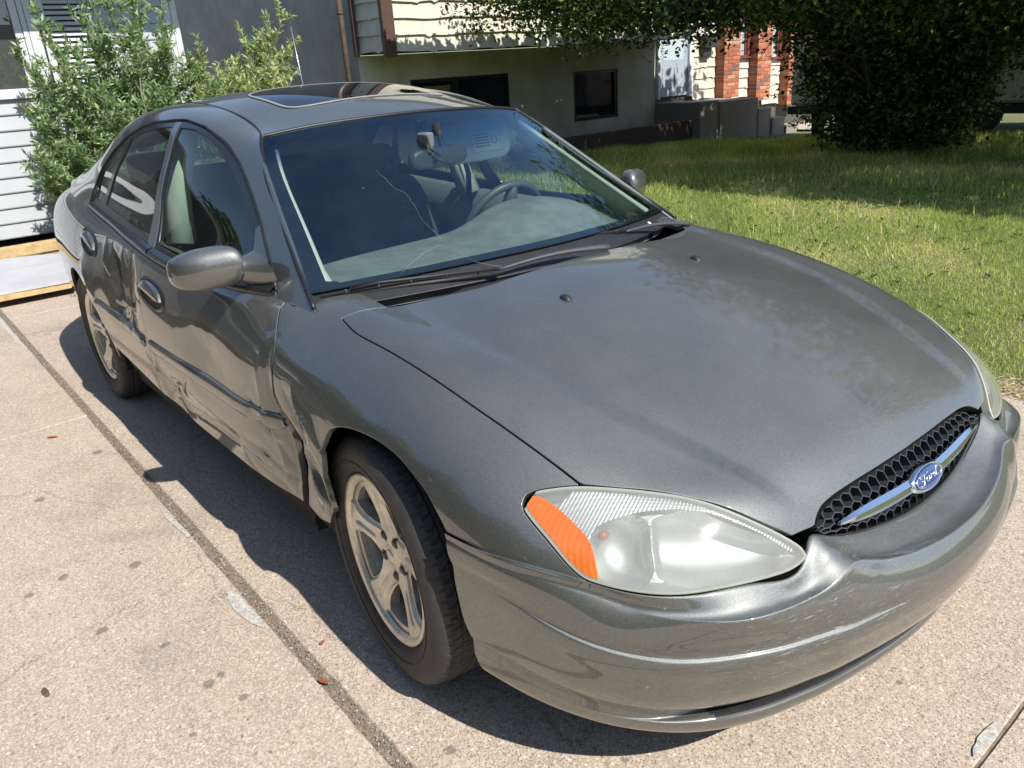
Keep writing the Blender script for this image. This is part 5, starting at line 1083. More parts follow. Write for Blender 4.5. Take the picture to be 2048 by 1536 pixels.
for y in yb: V += [gpt(y, 0, .045), gpt(y, .5, .045), gpt(y, 1, .045)]
obj('grille_back', V, [(i*3+k, i*3+k+1, i*3+k+4, i*3+k+3) for i in range(79) for k in range(2)], DARK, gr, True)
# rim that closes the opening
V = []; 
for y in yb: V += [gpt(y, -.03, -.004), gpt(y, -.01, .05)]
obj('grille_lower_lip', V, [(i*2, i*2+1, i*2+3, i*2+2) for i in range(79)], BLACK, gr, True)
V = []
for y in yb: V += [gpt(y, 1.02, -.003), gpt(y, 1.0, .05)]
obj('grille_upper_lip', V, [(i*2+1, i*2, i*2+2, i*2+3) for i in range(79)], BLACK, gr, True)
def barpt(y, f, o_):  # f vertical -1..1, o_ outwards
    w = abs(y)/.315; hh = .0150*(1-max(0, (w-.55)/.45)**2*.75)*(1 if w < .999 else .2); x = .889-.024*w*w; z = .562+.010*w**1.5
    return np.array([x+.90*o_-.43*f*hh, y, z+.43*o_+.90*f*hh])
V = []; ny = 60; pf = [(-1, -.006), (-1, .002), (-.55, .0065), (.15, .0075), (1, .003), (1, -.006)]
for i in range(ny+1):
    y = -.315+.63*i/ny
    for f, o_ in pf: V.append(barpt(y, f, o_))
obj('chrome_bar', V, [(i*6+k, i*6+k+1, i*6+k+7, i*6+k+6) for i in range(ny) for k in range(5)]+[tuple(range(6)), tuple(ny*6+k for k in range(5, -1, -1))], CHROME, gr, False)
def oval(a, b, prof, n=40):  # prof list (scale, outward)
    V = []; F = []
    for s_, o_ in prof:
        for k in range(n):
            q = 2*math.pi*k/n; y = a*s_*math.cos(q); f = b*s_*math.sin(q); V.append((.889+.90*o_-.43*f, y, .562+.43*o_+.90*f))
    for j in range(len(prof)-1):
        for k in range(n): F.append((j*n+k, j*n+(k+1) % n, (j+1)*n+(k+1) % n, (j+1)*n+k))
    F.append(tuple((len(prof)-1)*n+k for k in range(n))); return V, F
V, F = oval(.071, .0285, [(1.0, -.008), (1.02, .0), (1.0, .007), (.94, .0115), (.86, .0125), (.84, .0115)]); em = obj('emblem', V, F, CHROME, gr, True)
V, F = oval(.0600, .0215, [(1.0, .0105), (1.0, .0128), (.97, .0135), (.5, .0142)]); obj('blue_oval', V, F, BLUE, em, True)
V, F = oval(.0560, .0187, [(1.0, .0142), (.99, .0146), (.965, .0146), (.955, .0142)]); F = F[:-1]; obj('silver_outline', V, F, SILVER, em, True)
# script lettering on the oval (strokes in emblem units)
def stroke(pts, n=5):
    P = smooth_poly(pts, n, False); return P
STR = [  # F o r d
 [(-.78, .28), (-.86, .48), (-.70, .62), (-.45, .56), (-.20, .52), (-.08, .68)], [(-.42, .56), (-.50, .20), (-.58, -.20), (-.72, -.52), (-.92, -.50), (-.90, -.30)], [(-.74, .02), (-.55, .06), (-.34, .10)],
 [(-.10, .18), (-.26, .10), (-.32, -.16), (-.22, -.32), (-.08, -.22), (-.02, .02), (-.10, .18), (.0, .14), (.10, .10)],
 [(.10, .16), (.13, .02), (.06, -.28)], [(.12, .02), (.22, .18), (.32, .16)],
 [(.56, .16), (.42, .14), (.34, -.10), (.40, -.30), (.52, -.24), (.60, .0), (.72, .56), (.80, .62)], [(.60, .04), (.60, -.24), (.70, -.32), (.82, -.20)]]
mb = MB()
for sset in STR:
    P = stroke(sset); pts = []
    for a_, b_ in P: y = a_*.047; f = b_*.0200; pts.append((.889+.90*.0147-.43*f, y, .562+.43*.0147+.90*f))
    mb.tube(pts, .00125, 6)
mb.build('ford_script_lettering', SILVER, em)
# ---- greenhouse
WC = full_from_centre(wind_ctrl()); RC = full_from_centre(roof_ctrl())
RC[:, :, 2] += 0
GW = teval(WC, .012); AW, TW = AT(GW, (0, .4))
u = np.linspace(0, 1, GW.shape[0])[:, None]*np.ones(GW.shape[1]); v = np.ones(GW.shape[0])[:, None]*np.linspace(-1, 1, GW.shape[1])
WU = {}
AWx = np.concatenate([AW, u.reshape(-1, 1), v.reshape(-1, 1)], 1)
def wf(a): return a[:, 6], np.abs(a[:, 7])
wa, wt = clip(AWx, TW, .075-AWx[:, 6])
ws = panel('windshield', wa, wt, WSGLASS, car, 0, .003)
uu, vv = wf(wa); rr = np.maximum(np.maximum(vv-(.925-.035*(uu < .12)), uu-.972), (.105+.0*vv)-uu)
fa, ft = clip(wa, wt, -rr); o = panel('black_frit_border', fa, ft, simple('black_ceramic_frit', (.010, .011, .014), .25, coat=.3), ws, 0, -.001)
ca, ct = clip(AWx, TW, AWx[:, 6]-.10)
cowl_m = simple('weathered_cowl_plastic', (.018, .019, .022), .5, noise=.3, nscale=40)
panel('cowl_panel', ca, ct, cowl_m, car, .03, -.010)
# pale pillar trim behind the side edges of the glass
for sy in (-1, 1):
    V = []; kk = [0, 0]; m = GW.shape[1]; n = 0
    for i in range(int(GW.shape[0]*.10), int(GW.shape[0]*.955)):
        def gp(v_): q = (v_*sy+1)/2*(m-1); a_ = int(q); return GW[i, a_]+(GW[i, min(a_+1, m-1)]-GW[i, a_])*(q-a_)
        ti = i/GW.shape[0]; wv = (.905 if sy < 0 else .90)-.030*max(0, .22-ti)/.22; p0, p1 = gp(.935), gp(wv); V += [tuple(p0+[0, 0, -.016]), tuple(p1+[0, 0, -.024]), tuple(p1+[-.02, sy*.018, -.055]), tuple(p1+[-.10, sy*.065, -.105])]; n += 1
    o = obj('pillar_trim', V, [(q*4+k, q*4+k+1, q*4+k+5, q*4+k+4) for q in range(n-1) for k in range(3)], TRIML, car, True)
# seal round the glass
mb = MB(); e = [GW[0, 0]]+[GW[i, 0] for i in range(2, GW.shape[0], 2)]; e += [GW[-1, j] for j in range(1, GW.shape[1]-1, 3)]+[GW[i, -1] for i in range(GW.shape[0]-1, -1, -2)]
mb.tube([tuple(np.array(p)+[0.002, 0, .002]) for p in e], .0065, 8); mb.build('windshield_seal', SEAL, ws)
GR_ = teval(RC, .012); Aq, Tq = AT(GR_, (0, .6))
SUNR = smooth_poly([(-1.225, 0), (-1.228, .2), (-1.25, .30), (-1.31, .345), (-1.45, .35), (-1.62, .345), (-1.68, .30), (-1.70, .2), (-1.705, 0), (-1.70, -.2), (-1.68, -.30), (-1.62, -.345), (-1.45, -.35), (-1.31, -.345), (-1.25, -.30), (-1.228, -.2)], 4)
a, t = c_out(Aq, Tq, SUNR, XY, .0); roof = panel('roof_panel', a, t, PAINT, car, .02)
a, t = c_in(Aq, Tq, SUNR, XY, .004); sr = panel('sunroof', a, t, ROOFGLASS, roof, .01, .004)
sd = poly_sd(XY(a), SUNR); a2, t2 = clip(a, t, -(sd+.011)); panel('sunroof_trim_ring', a2, t2, simple('worn_grey_gasket', (.24, .24, .235), .5), sr, .006, .005)
# rear screen
RG = []
top = RC[-1]; 
for s_ in (0, .25, .5, .75, 1.0):
    row = []
    for k, p in enumerate(top):
        b_ = np.array([-3.50-.0*abs(p[1]), p[1]*1.30, 1.05-.03*abs(p[1])]); q = p+(b_-p)*s_+np.array([0, 0, .035*4*s_*(1-s_)]); row.append(q)
    RG.append(row)
a, t = AT(teval(np.array(RG), .03), (0, .6)); panel('rear_window', a, t, SIDEGLASS, car, 0, 0)
SCN = side_ctrl()
for sy in (-1, 1):
    C = SCN*np.array([1, sy, 1.]); G = teval(C, .0075 if sy < 0 else .014); A, T = AT(G, (0, .95))
    # outer frame (A pillar, cant rail, C pillar)
    a, t = c_out(A, T, FRAME, XZ, .003); panel('roof_rail_and_pillars', a, t, PAINT, car, .012)
    f0, t0 = c_in(A, T, FRAME, XZ, .003)
    a, t = f0, t0
    for P in (GL_F, GL_R, GL_Q, BPOST, SAIL): a, t = c_out(a, t, P, XZ, .0)
    a, t = clip(a, t, A_x(a, -2.66, -.5)); panel('window_frame', a, t, SATIN, car, .010, -.002)
    for P, nm, pr_ in ((GL_F, 'front_side_window', 'front_door'), (GL_R, 'rear_side_window', 'rear_door'), (GL_Q, 'quarter_window', 'rear_door')):
        a, t = c_in(A, T, P, XZ, -.004); panel(nm, a, t, SIDEGLASS, doors[(pr_, sy)], 0, -.007)
    a, t = c_in(A, T, BPOST, XZ, .001); panel('pillar_cover', a, t, PILLAR, doors[('front_door', sy)], .006, .001)
    a, t = c_in(f0, t0, SAIL, XZ, .002); panel('mirror_sail', a, t, PAINT, doors[('front_door', sy)], .008, .001)
    # bright line of the frame reveal
    mb = MB(); pts = []
    for x, z in FRAME[:80]:
        if z < .90 or x < -2.64: continue
        k = np.argmin((A[:, 0]-x)**2+(A[:, 2]-z)**2); pts.append(tuple(A[k, :3]+A[k, 3:6]*.0005))
    mb.tube(pts[::2], .0045, 6); mb.build('door_seal', SEAL, car)
# ditch trim
for sy in (-1, 1):
    mb = MB(); P = nspl(range(len(DITCH)), np.array(DITCH), np.linspace(0, len(DITCH)-1, 40)); mb.tube([(x, sy*(w+.001), z-.0015) for x, w, z in P], .005, 6); mb.build('roof_ditch_strip', SEAL, roof)
# ---- door mirrors
for sy in (-1, 1):
    C_ = np.array([-.795, sy*.905, .970]); V = []; n = 28; st = 18
    # superellipsoid housing, long axis outwards, swept back at the outer end
    for i in range(st+1):
        ph = -math.pi/2+math.pi*i/st
        for k in range(n):
            q = 2*math.pi*k/n; cy = math.sin(ph); cr = math.cos(ph)**.50 if math.cos(ph) > 0 else 0
            sx = math.copysign(abs(math.cos(q))**.80, math.cos(q)); sz = math.copysign(abs(math.sin(q))**.75, math.sin(q))
            fx = .060 if sx > 0 else .042
            yy = .091*math.copysign(abs(cy)**.85, cy); hz = .060*(1.0-.10*cy)
            V.append((C_[0]+fx*cr*sx-.045*cy+.02, C_[1]+sy*yy, C_[2]+hz*cr*sz-.006*cy))
    F = [(i*n+k, i*n+(k+1) % n, (i+1)*n+(k+1) % n, (i+1)*n+k) for i in range(st) for k in range(n)]
    if sy < 0: F = [f[::-1] for f in F]
    mr = obj('side_mirror', V, F, PAINT, car, True)
    # stalk fairing into the sail
    V = []; m = 12; K = 7
    for i in range(K+1):
        s_ = i/K; c0 = np.array([-.745, sy*(.845), .962]); c1 = np.array([-.715, sy*.762, .938]); c = c0+(c1-c0)*s_
        rx = .034+.060*s_**1.6; rz = .032+.036*s_**1.5
        for k in range(m):
            q = 2*math.pi*k/m; V.append((c[0]+rx*math.cos(q), c[1]+sy*.012*math.sin(q)*s_, c[2]+rz*math.sin(q)))
    F = [(i*m+k, i*m+(k+1) % m, (i+1)*m+(k+1) % m, (i+1)*m+k) for i in range(K) for k in range(m)]
    obj('mirror_stalk', V, F if sy > 0 else [f[::-1] for f in F], PAINT, mr, True)
    V = [(C_[0]-.026-.045*math.cos(q), C_[1]+sy*.080*math.cos(q), C_[2]+.046*math.sin(q)) for q in np.linspace(0, 2*math.pi, 24, endpoint=False)]
    obj('mirror_glass', V, [tuple(range(24))], CHROME, mr)
# ---- wipers
def cast_w(x, y, off): # height of the windscreen/cowl surface at (x,y)
    k = np.argmin((AW[:, 0]-x)**2+(AW[:, 1]-y)**2); return np.array([x, y, AW[k, 2]])+AW[k, 3:6]*off
def wiper(tip, mid, piv, el):
    w = bpy.data.objects.new('wiper', None); link(w, car); tip, mid, piv = map(np.array, (tip, mid, piv))
    V = []; n = 16
    for i in range(n+1):
        s = i/n; c = piv+(mid-piv)*s+np.array([0, 0, .012*math.sin(math.pi*s)]); wd = .013*(1-s)+.0045*s; d = (mid-piv); d = d/np.linalg.norm(d); nrm = np.cross(d, [0, 0, 1]); nrm /= np.linalg.norm(nrm)
        hh = .007*(1-s)+.003*s
        for a_, b_ in ((-1, -1), (-1, .3), (-.5, 1), (.5, 1), (1, .3), (1, -1)): V.append(c+nrm*wd*a_+np.array([0, 0, hh*b_]))
    F = [(i*6+k, i*6+(k+1) % 6, (i+1)*6+(k+1) % 6, (i+1)*6+k) for i in range(n) for k in range(6)]+[tuple(range(5, -1, -1)), tuple(n*6+k for k in range(6))]
    obj('wiper_arm', V, F, ARM, w, True)
    mb = MB(); mb.tube([tuple(mid+(0, 0, .004)), tuple((mid*1+tip*2)/3+(0, 0, .016)), tuple((mid+tip*5)/6+(0, 0, .010))], .0052, 6)
    b0 = mid+(tip-mid)*.0; mb.tube([tuple(b0), tuple((b0+tip)/2+(0, 0, .008)), tuple(tip)], .0032, 6)
    mb.tube([tuple(b0-(0, 0, .011)), tuple((b0+tip)/2-(0, 0, .004)), tuple(tip-(0, 0, .007))], .0062, 6)
    for f in (.12, .3, .5, .68, .86):
        q = mid+(tip-mid)*f; mb.tube([tuple(q+(0, 0, .012)), tuple(q-(0, 0, .006))], .0042, 6)
    mb.build('wiper_blade', BLACK, w)
ARM = simple('grey_wiper_arm', (.055, .058, .064), .5, noise=.15, nscale=60)
wiper((-.455, -.715, .897), (-.225, -.265, .918), (-.160, .115, .922), 0)
wiper((-.29, -.06, .935), (-.285, .33, .918), (-.285, .66, .890), 0)
# ---- cracked windscreen
mb = MB()
for ln in ([(-.741, -.327), (-.693, -.328), (-.646, -.327), (-.604, -.314), (-.57, -.316), (-.506, -.331), (-.456, -.334), (-.434, -.329), (-.383, -.332)], [(-.378, -.498), (-.385, -.455), (-.392, -.40), (-.394, -.37), (-.383, -.332), (-.33, -.31), (-.298, -.291), (-.245, -.24)]):
    P = smooth_poly(ln, 3, False); P = P+RNG.normal(0, .0012, P.shape); mb.tube([tuple(cast_w(x, y, .0035)) for x, y in P], .00042, 4)
mb.build('glass_crack', simple('crack_in_glass', (.20, .27, .32), .3), ws)
# ---- wheels
def wheel(name, x, y, steer, sy):
    w = bpy.data.objects.new(name, None); w.location = (x, y, .332); w.rotation_euler = (0, 0, steer); link(w, car)
    if proto: 
        for ch in proto[0].children:
            c = ch.copy(); COL.objects.link(c); c.parent = w
            for g2 in ch.children: d = g2.copy(); COL.objects.link(d); d.parent = c
        if sy > 0: w.scale = (1, -1, 1)
        return w
    proto.append(w)
    # outer face looks to -y; local y=-.11 is the outer sidewall
    n = 420; prof = [(.222, -.080), (.232, -.098), (.250, -.108), (.275, -.113), (.295, -.111), (.310, -.104), (.320, -.094), (.3265, -.082), (.3285, -.064), (.3295, -.058), (.3245, -.0545), (.3245, -.0515), (.3300, -.048),
            (.3308, -.026), (.3250, -.022), (.3250, -.017), (.3312, -.014), (.3312, .014), (.3250, .017), (.3250, .022), (.3308, .026), (.330, .048), (.3245, .0515), (.3245, .0545), (.3295, .058), (.3265, .082), (.310, .104), (.275, .113), (.232, .098), (.222, .08)]
    P = np.array(prof); V = np.zeros((n, len(P), 3)); an = np.arange(n)*2*math.pi/n
    for i, (r, t) in enumerate(prof):
        rr = np.full(n, r)
        if r > .3255: rr = rr-np.where((np.arange(n)+int(abs(t)*150)) % 6 == 0, .0035 if abs(t) > .02 else .0015, 0)
        V[:, i] = np.stack([rr*np.cos(an), np.full(n, t), rr*np.sin(an)], 1)
    I = np.arange(n*len(P)).reshape(n, -1); J = np.roll(I, -1, 0); F = np.stack([I[:, :-1].ravel(), J[:, :-1].ravel(), J[:, 1:].ravel(), I[:, 1:].ravel()], 1)
    ty = obj('tyre', V.reshape(-1, 3), F, RUBBER, w, True); fl = np.ones((n, len(P)-1), bool); fl[:, 6:-5] = False; ty.data.polygons.foreach_set('use_smooth', fl.ravel())
    mb = MB()
    for r in (.243, .262, .301): mb.tube([((r)*math.cos(q), -.1075-(.0045 if r < .3 and r > .25 else .0)+(.004 if r > .3 else 0)+(.004 if r < .25 else 0), r*math.sin(q)) for q in np.linspace(0, 2*math.pi, 97)], .0011, 5, False)
    mb.build('sidewall_ridge', RUBBER, ty)
    V, F = spin([(.216, .09), (.200, .085), (.192, .05), (.186, -.02), (.190, -.060), (.203, -.082), (.209, -.090), (.219, -.096), (.2225, -.093), (.2225, -.086), (.216, -.082)], 96); rim = obj('rim', V, np.array(F), ALLOYIN, w, True)
    V, F = spin([(.203, -.0835), (.209, -.0925), (.2205, -.0985), (.2255, -.0955), (.2258, -.090)], 96); obj('rim_lip', V, np.array(F), ALLOY, rim, True)
    # face: polar height field with five windows
    nr, na = 62, 500; r = np.linspace(.0, .205, nr); R_2, A_2 = np.meshgrid(r, np.linspace(0, 2*math.pi, na+1), indexing='ij')
    da = (A_2-PH+math.pi/5) % (2*math.pi/5)-math.pi/5      # angle from the nearest spoke
    lat = R_2*np.sin(da); al = R_2*np.cos(da)
    hw = .0335+.0160*np.clip((.115-R_2)/.05, 0, 1)**1.3+.020*np.clip((R_2-.140)/.05, 0, 1)**1.6     # spoke half width
    ed = np.abs(lat)-hw
    dish = -.083+.020*np.clip((R_2-.06)/.10, 0, 1)*(1-np.clip((R_2-.15)/.055, 0, 1))*.0+.016*np.exp(-(R_2/.085)**4)*1.0
    face = -.088+.022*(1-ss(.05, .20, R_2))
    bev = ss(-.010, .0, ed)*.009                            # rounded spoke flanks
    gro = np.exp(-((lat-.004)/(.0035+.0065*np.clip((R_2-.09)/.11, 0, 1)))**4)*ss(.085, .110, R_2)*(1-ss(.170, .192, R_2))*.007
    hub = .006*np.exp(-(R_2/.027)**6)
    lug = np.zeros_like(R_2)
    for k in range(5):
        q = PH+math.pi/5+k*2*math.pi/5; lx, lz = .0571*math.cos(q), .0571*math.sin(q); dd = np.hypot(R_2*np.cos(A_2)-lx, R_2*np.sin(A_2)-lz); lug += .020*(1-ss(.0130, .0150, dd))
    ring = .0015*np.exp(-((R_2-.047)/.0018)**2)*(1-0)
    Y = face+bev+gro-hub+lug+ring
    G = np.stack([R_2*np.cos(A_2), Y, R_2*np.sin(A_2)], 2); a, t = grid_AT(G)
    if a[:, 4].sum() > 0: a[:, 3:] *= -1
    win = np.minimum(np.minimum(ed, .1905-R_2), R_2-.082)
    wr = win.reshape(-1)
    a = np.concatenate([a, wr[:, None]], 1); a, t = clip(a, t, a[:, 6])
    sp = panel('spoked_face', a[:, :6], t, ALLOY, rim, .035)
    for k in range(5):
        q = PH+math.pi/5+k*2*math.pi/5; V, F = spin([(0, -.012), (.0085, -.012), (.0098, -.009), (.0105, .012)], 6)
        V = np.array(V)+[.0571*math.cos(q), -.0600, .0571*math.sin(q)]; obj('lug_nut', V, np.array(F), DKMET, rim)
    V, F = spin([(0, -.005), (.012, -.005), (.019, -.0035), (.0225, .004)], 24); V = np.array(V)+[0, -.070, 0]; obj('centre_cap', V, np.array(F), ALLOY, rim, True)
    V, F = spin([(0, -.03), (.12, -.03), (.145, -.01), (.145, .01), (0, .01)], 40); obj('brake_disc', V, np.array(F), simple('rusty_brake', (.10, .07, .05), .7, .4), rim, True)
    if x == 0 and sy < 0: pass
    return w
proto = []; PH = math.radians(97); DKMET = simple('dark_lug_nut', (.16, .14, .12), .35, .8)
wheel('front_wheel', 0, -.772, math.radians(-6.2), -1)
wheel('rear_wheel', -2.756, -.772, 0, -1)
wheel('front_wheel', 0, .772, math.radians(-6.2), 1)
wheel('rear_wheel', -2.756, .772, 0, 1)
# ---- dark inner structure
mb = MB()
mb.box((-3.9, -.62, .22), (.30, .62, .42)); mb.box((.301, -.50, .24), (.66, .50, .42)); mb.box((-3.1+.85, -.84, .22), (-.46, .84, .36)); mb.box((.40, -.80, .27), (.52, -.501, .50)); mb.box((.40, .501, .27), (.52, .80, .50)); tag(mb.build('underbody_and_light_stops', DARK, car), kind='stuff')  # outer front boxes added to stop sunlight leaking past the bumper
mb = MB(); mb.box((-.38, -.62, .42), (.74, .62, .50)); mb.build('engine_bay', DARK, car); mb = MB(); mb.box((-.52, -.70, .36), (-.42, .70, .83)); mb.build('bulkhead', DARK, car); mb = MB(); mb.box((-3.8, -.55, .42), (-2.9, .55, .9)); mb.build('trunk_well', DARK, car)
for x in (0, -2.756):
    for sy in (-1, 1):
        V = []; K = 20
        for i in range(K+1):
            q = math.pi*(-.08+1.16*i/K); R = .405 if x == 0 else .40
            V += [(x+R*math.cos(q), sy*.862, .335+R*math.sin(q)*.93), (x+R*math.cos(q), sy*.55, .335+R*math.sin(q)*.93)]
        F = [(2*i, 2*i+1, 2*i+3, 2*i+2) for i in range(K)]+[tuple(2*i+1 for i in range(K+1))]
        obj('wheel_arch_liner', V, F, DARK, car)
# skins a little inside the body so that the shut lines read dark
for sy, (A, T) in ((-1, (AR, TR)), (1, (AL, TL))):
    a, t = clip(A, T, A_x(A, -2.30, -.30)); a, t = clip(a, t, np.maximum(a[:, 2]-.86, .24-a[:, 2])); panel('inner_body_skin', a, t, DARK, car, 0, -.024)
A, T = AT(body_grid(.02, (.70, 1), (.28, .72))); a, t = clip(A, T, A_x(A, -.27, .82)); panel('inner_hood_skin', a, t, DARK, car, 0, -.03)
# ================================================================ INSIDE THE CAR
# headliner and floor
RI = teval(RC, .03); a, t = AT(RI, (0, .6)); panel('headliner', a, t, TRIML, car, 0, -.035)
mb = MB(); mb.box((-3.0, -.80, .355), (-.45, .80, .38)); mb.box((-3.35, -.70, .381), (-2.75, .70, .92)); mb.box((-3.45, -.62, .921), (-2.70, .62, .94)); mb.build('floor_and_parcel_shelf', DARK, car)
# inner door skins
for sy in (-1, 1):
    mb = MB(); V = []; n = 24
    for i in range(n+1):
        x = -2.75+i*(2.25)/n; zt = np.interp(x, [-2.75, -1.6, -.5], [.965, .905, .878]); V += [(x, sy*.775, zt+.004), (x, sy*.735, zt-.01), (x, sy*.72, zt-.12), (x, sy*.76, .40)]
    o = obj('door_trim', V, [(i*4+k, i*4+k+1, i*4+k+5, i*4+k+4) for i in range(n) for k in range(3)], TRIM, car, True)
    # pale pillar trims seen through the glass
    C = SCN*np.array([1, sy, 1.]); G = teval(C, .02); A, T = AT(G, (0, .95))
    a, t = c_out(A, T, FRAME, XZ, -.02); panel('pillar_trim', a, t, TRIML, car, 0, -.035)
    mb = MB(); mb.tube([(-1.66, sy*.70, .90), (-1.70, sy*.655, 1.10), (-1.72, sy*.57, 1.30)], [.055, .045, .04], 8); mb.build('centre_pillar_trim', TRIML, car)
    mb = MB(); pts = [(-1.63, sy*.63, 1.20), (-1.60, sy*.66, 1.0), (-1.62, sy*.66, .70)]
    for a_, b_ in zip(pts[:-1], pts[1:]): mb.add([(a_[0]-.022, a_[1], a_[2]), (a_[0]+.022, a_[1], a_[2]), (b_[0]+.022, b_[1], b_[2]), (b_[0]-.022, b_[1], b_[2])], [(0, 1, 2, 3)])
    mb.build('seat_belt', BLACK, car)
# dashboard: broad padded top with instrument hood on the driver's side (y>0)
nx, ny = 44, 90; V = []
for i in range(nx+1):
    s = i/nx
    for j in range(ny+1):
        y = -.735+1.47*j/ny; w = abs(y); xf = np.interp(w, [0, .3, .5, .74], [-.235, -.262, -.325, -.44]); xb = -.93+.05*(w/.74)**2
        x = xf+(xb-xf)*min(1, s*1.18); zf = np.interp(w, [0, .4, .74], [.868, .862, .845]); z = zf+.022*math.sin(math.pi*min(1, s*1.1)*.6)
        z += .090*math.exp(-(abs(y-.42)/.27)**3)*ss(.25, .75, s)
        if s > .847: q = (s-.847)/.153; x = xb-.012*math.sin(q*1.57); z -= .30*q**1.6
        z -= .010*math.exp(-((s-.42)/.012)**2)*(1 if abs(y) < .70 else 0)*.6
        V.append((x, y, z))
obj('dashboard', V, [(i*(ny+1)+j, i*(ny+1)+j+1, (i+1)*(ny+1)+j+1, (i+1)*(ny+1)+j) for i in range(nx) for j in range(ny)], DASH, car, True)
mb = MB(); n = 46
for k in range(n): y = -.40+k*.016; mb.box((-.305-.10*(abs(y)/.6)**2, y, .884), (-.285-.10*(abs(y)/.6)**2, y+.009, .889))
o = mb.build('defroster_grille', BLACK, car); tag(o, kind='stuff')
mb = MB(); mb.box((-1.0, -.25, .38), (-.80, .12, .80), .02); mb.box((-1.9, -.11, .38), (-.95, .11, .62), .02); mb.build('centre_console', TRIM, car)
# steering wheel
sw = bpy.data.objects.new('steering_wheel', None); link(sw, car); c = Vector((-1.02, .385, .86)); ax = Vector((-.88, 0, .47)); e1 = Vector((0, 1, 0)); e2 = ax.cross(e1).normalized()
mb = MB(); mb.tube([c+(e1*math.cos(q)+e2*math.sin(q))*.188 for q in np.linspace(0, 2*math.pi, 49)], .0155, 10, False); mb.build('rim', simple('grey_leather_rim', (.07, .08, .08), .45), sw)
mb = MB()
for q in (0, math.pi, -math.pi/2): mb.tube([c-ax*.02, c+(e1*math.cos(q)+e2*math.sin(q))*.185], [.045, .018], 8)
V, F = spin([(0, .035), (.05, .03), (.078, .0), (.05, -.03)], 20); V = [c+(e1*x+e2*z)-ax*y*-1.0 for x, y, z in V]; mb.add(V, F, True); mb.build('hub', simple('grey_hub', (.05, .055, .06), .6), sw)
# seats
def cushion(name, w, d, h, parent, mat, rnd=.06, n=10):
    V = []; F = []
    for i in range(n+1):
        ph = -math.pi/2+math.pi*i/n
        for k in range(24):
            q = 2*math.pi*k/24; f = lambda t, e: math.copysign(abs(t)**e, t); cp = max(0, math.cos(ph))**.35
            V.append((d/2*cp*f(math.cos(q), .45), w/2*cp*f(math.sin(q), .45), h/2*f(math.sin(ph), .6)))
    F = [(i*24+k, i*24+(k+1) % 24, (i+1)*24+(k+1) % 24, (i+1)*24+k) for i in range(n) for k in range(24)]; return obj(name, V, F, mat, parent, True)
for nm, y in (('front_seat', -.38), ('front_seat', .38)):
    s = bpy.data.objects.new(nm, None); link(s, car); s.location = (-1.65, y, .38)
    o = cushion('seat_cushion', .52, .54, .20, s, CLOTH); o.location = (0, 0, .10)
    o = cushion('backrest', .52, .18, .60, s, CLOTH); o.location = (-.28, 0, .33); o.rotation_euler = (0, math.radians(-20), 0)
    o = cushion('headrest', .27, .12, .20, s, CLOTH); o.location = (-.38, 0, .67); o.rotation_euler = (0, math.radians(-14), 0)
s = bpy.data.objects.new('rear_bench', None); link(s, car); s.location = (-2.6, 0, .40)
o = cushion('seat_cushion', 1.30, .55, .20, s, CLOTH); o.location = (.12, 0, .10); o = cushion('backrest', 1.30, .18, .60, s, CLOTH); o.location = (-.22, 0, .38); o.rotation_euler = (0, math.radians(-22), 0)
for y in (-.38, .38): o = cushion('headrest', .26, .12, .14, s, CLOTH); o.location = (-.33, y, .70)
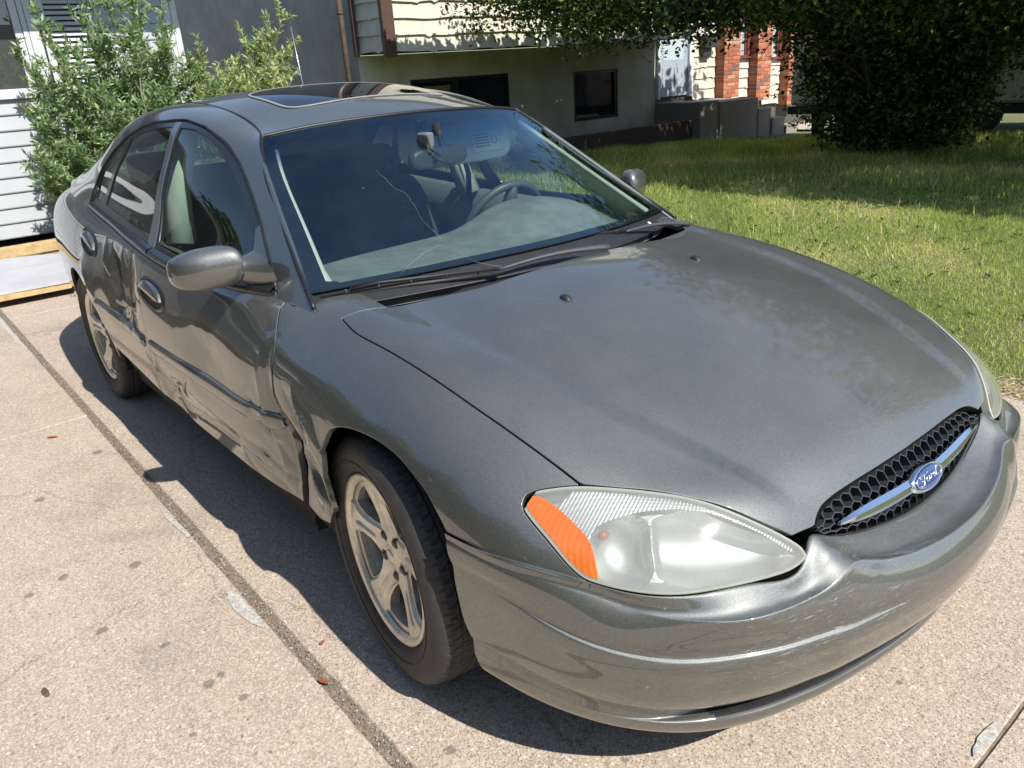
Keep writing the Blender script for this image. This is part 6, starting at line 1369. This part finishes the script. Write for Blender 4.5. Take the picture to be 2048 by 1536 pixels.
# interior mirror on its stalk, dash camera, sun visors
mr = bpy.data.objects.new('interior_mirror', None); link(mr, car)
o = cushion('mirror_shell', .285, .045, .066, mr, simple('mirror_shell', (.05, .06, .065), .4)); o.location = (-.80, -.045, 1.185); o.rotation_euler = (0, .1, .25)
mb = MB(); mb.tube([(-.865, 0, 1.285), (-.83, -.01, 1.235), (-.80, -.02, 1.20)], [.016, .010, .012], 8); mb.build('mirror_stalk', BLACK, mr)
mb = MB(); mb.box((-.835, -.105, 1.205), (-.775, -.070, 1.268), .006); mb.build('sensor_box', simple('grey_box', (.13, .14, .14), .4), mr)
mb = MB(); mb.tube([(-.80, -.05, 1.20), (-.755, -.09, 1.185), (-.75, -.04, 1.165), (-.77, -.01, 1.15)], .005, 6); mb.tube([(-.78, -.10, 1.26), (-.745, -.11, 1.22), (-.752, -.07, 1.19)], .004, 6); mb.build('cable', BLACK, mr)
sv = cushion('sun_visor', .40, .016, .155, car, simple('visor_grey', (.20, .22, .22), .8)); sv.location = (-1.13, -.33, 1.262); sv.rotation_euler = (0, math.radians(58), 0)
sv = cushion('sun_visor', .42, .016, .17, car, bpy.data.materials['visor_grey']); sv.location = (-1.02, .24, 1.205); sv.rotation_euler = (0, math.radians(-14), 0)
lb = MB(); lb.add([(.0095, .02, -.050), (.0095, .15, -.050), (.0095, .15, .028), (.0095, .02, .028)], [(0, 1, 2, 3)]); lb.build('warning_label', simple('label_paper', (.26, .27, .23), .7), sv)
lb = MB()
for q in range(5): lb.box((.0097, .03, .012-q*.011), (.0103, .10, .0155-q*.011))
lb.tube([(.0105, .125+.014*math.cos(a_), -.010+.014*math.sin(a_)) for a_ in np.linspace(0, 6.283, 15)], .0012, 4, False); tag(lb.build('label_print', BLACK, sv), kind='stuff')
# things on the dashboard against the glass
mb = MB()
for k in range(6):
    a_ = k*.35; mb.tube([(-.385, .43+.02*k, .888), (-.37+.01*math.cos(a_), .445+.02*k, .897+.003*(k % 2)), (-.355, .46+.02*k, .889)], [.006, .009, .003], 6)
o = mb.build('paper_scraps', simple('white_paper_scraps', (.75, .72, .62), .7)); tag(o, 'crumpled white paper scraps on the dashboard at the foot of the windscreen', 'paper')
# roof antenna mast on the far rear wing
mb = MB(); mb.tube([(-3.07, .60, 1.06), (-3.10, .60, 1.45), (-3.14, .60, 1.76)], [.004, .0032, .0024], 6); mb.build('antenna', simple('antenna_steel', (.55, .56, .56), .3, .8), car)
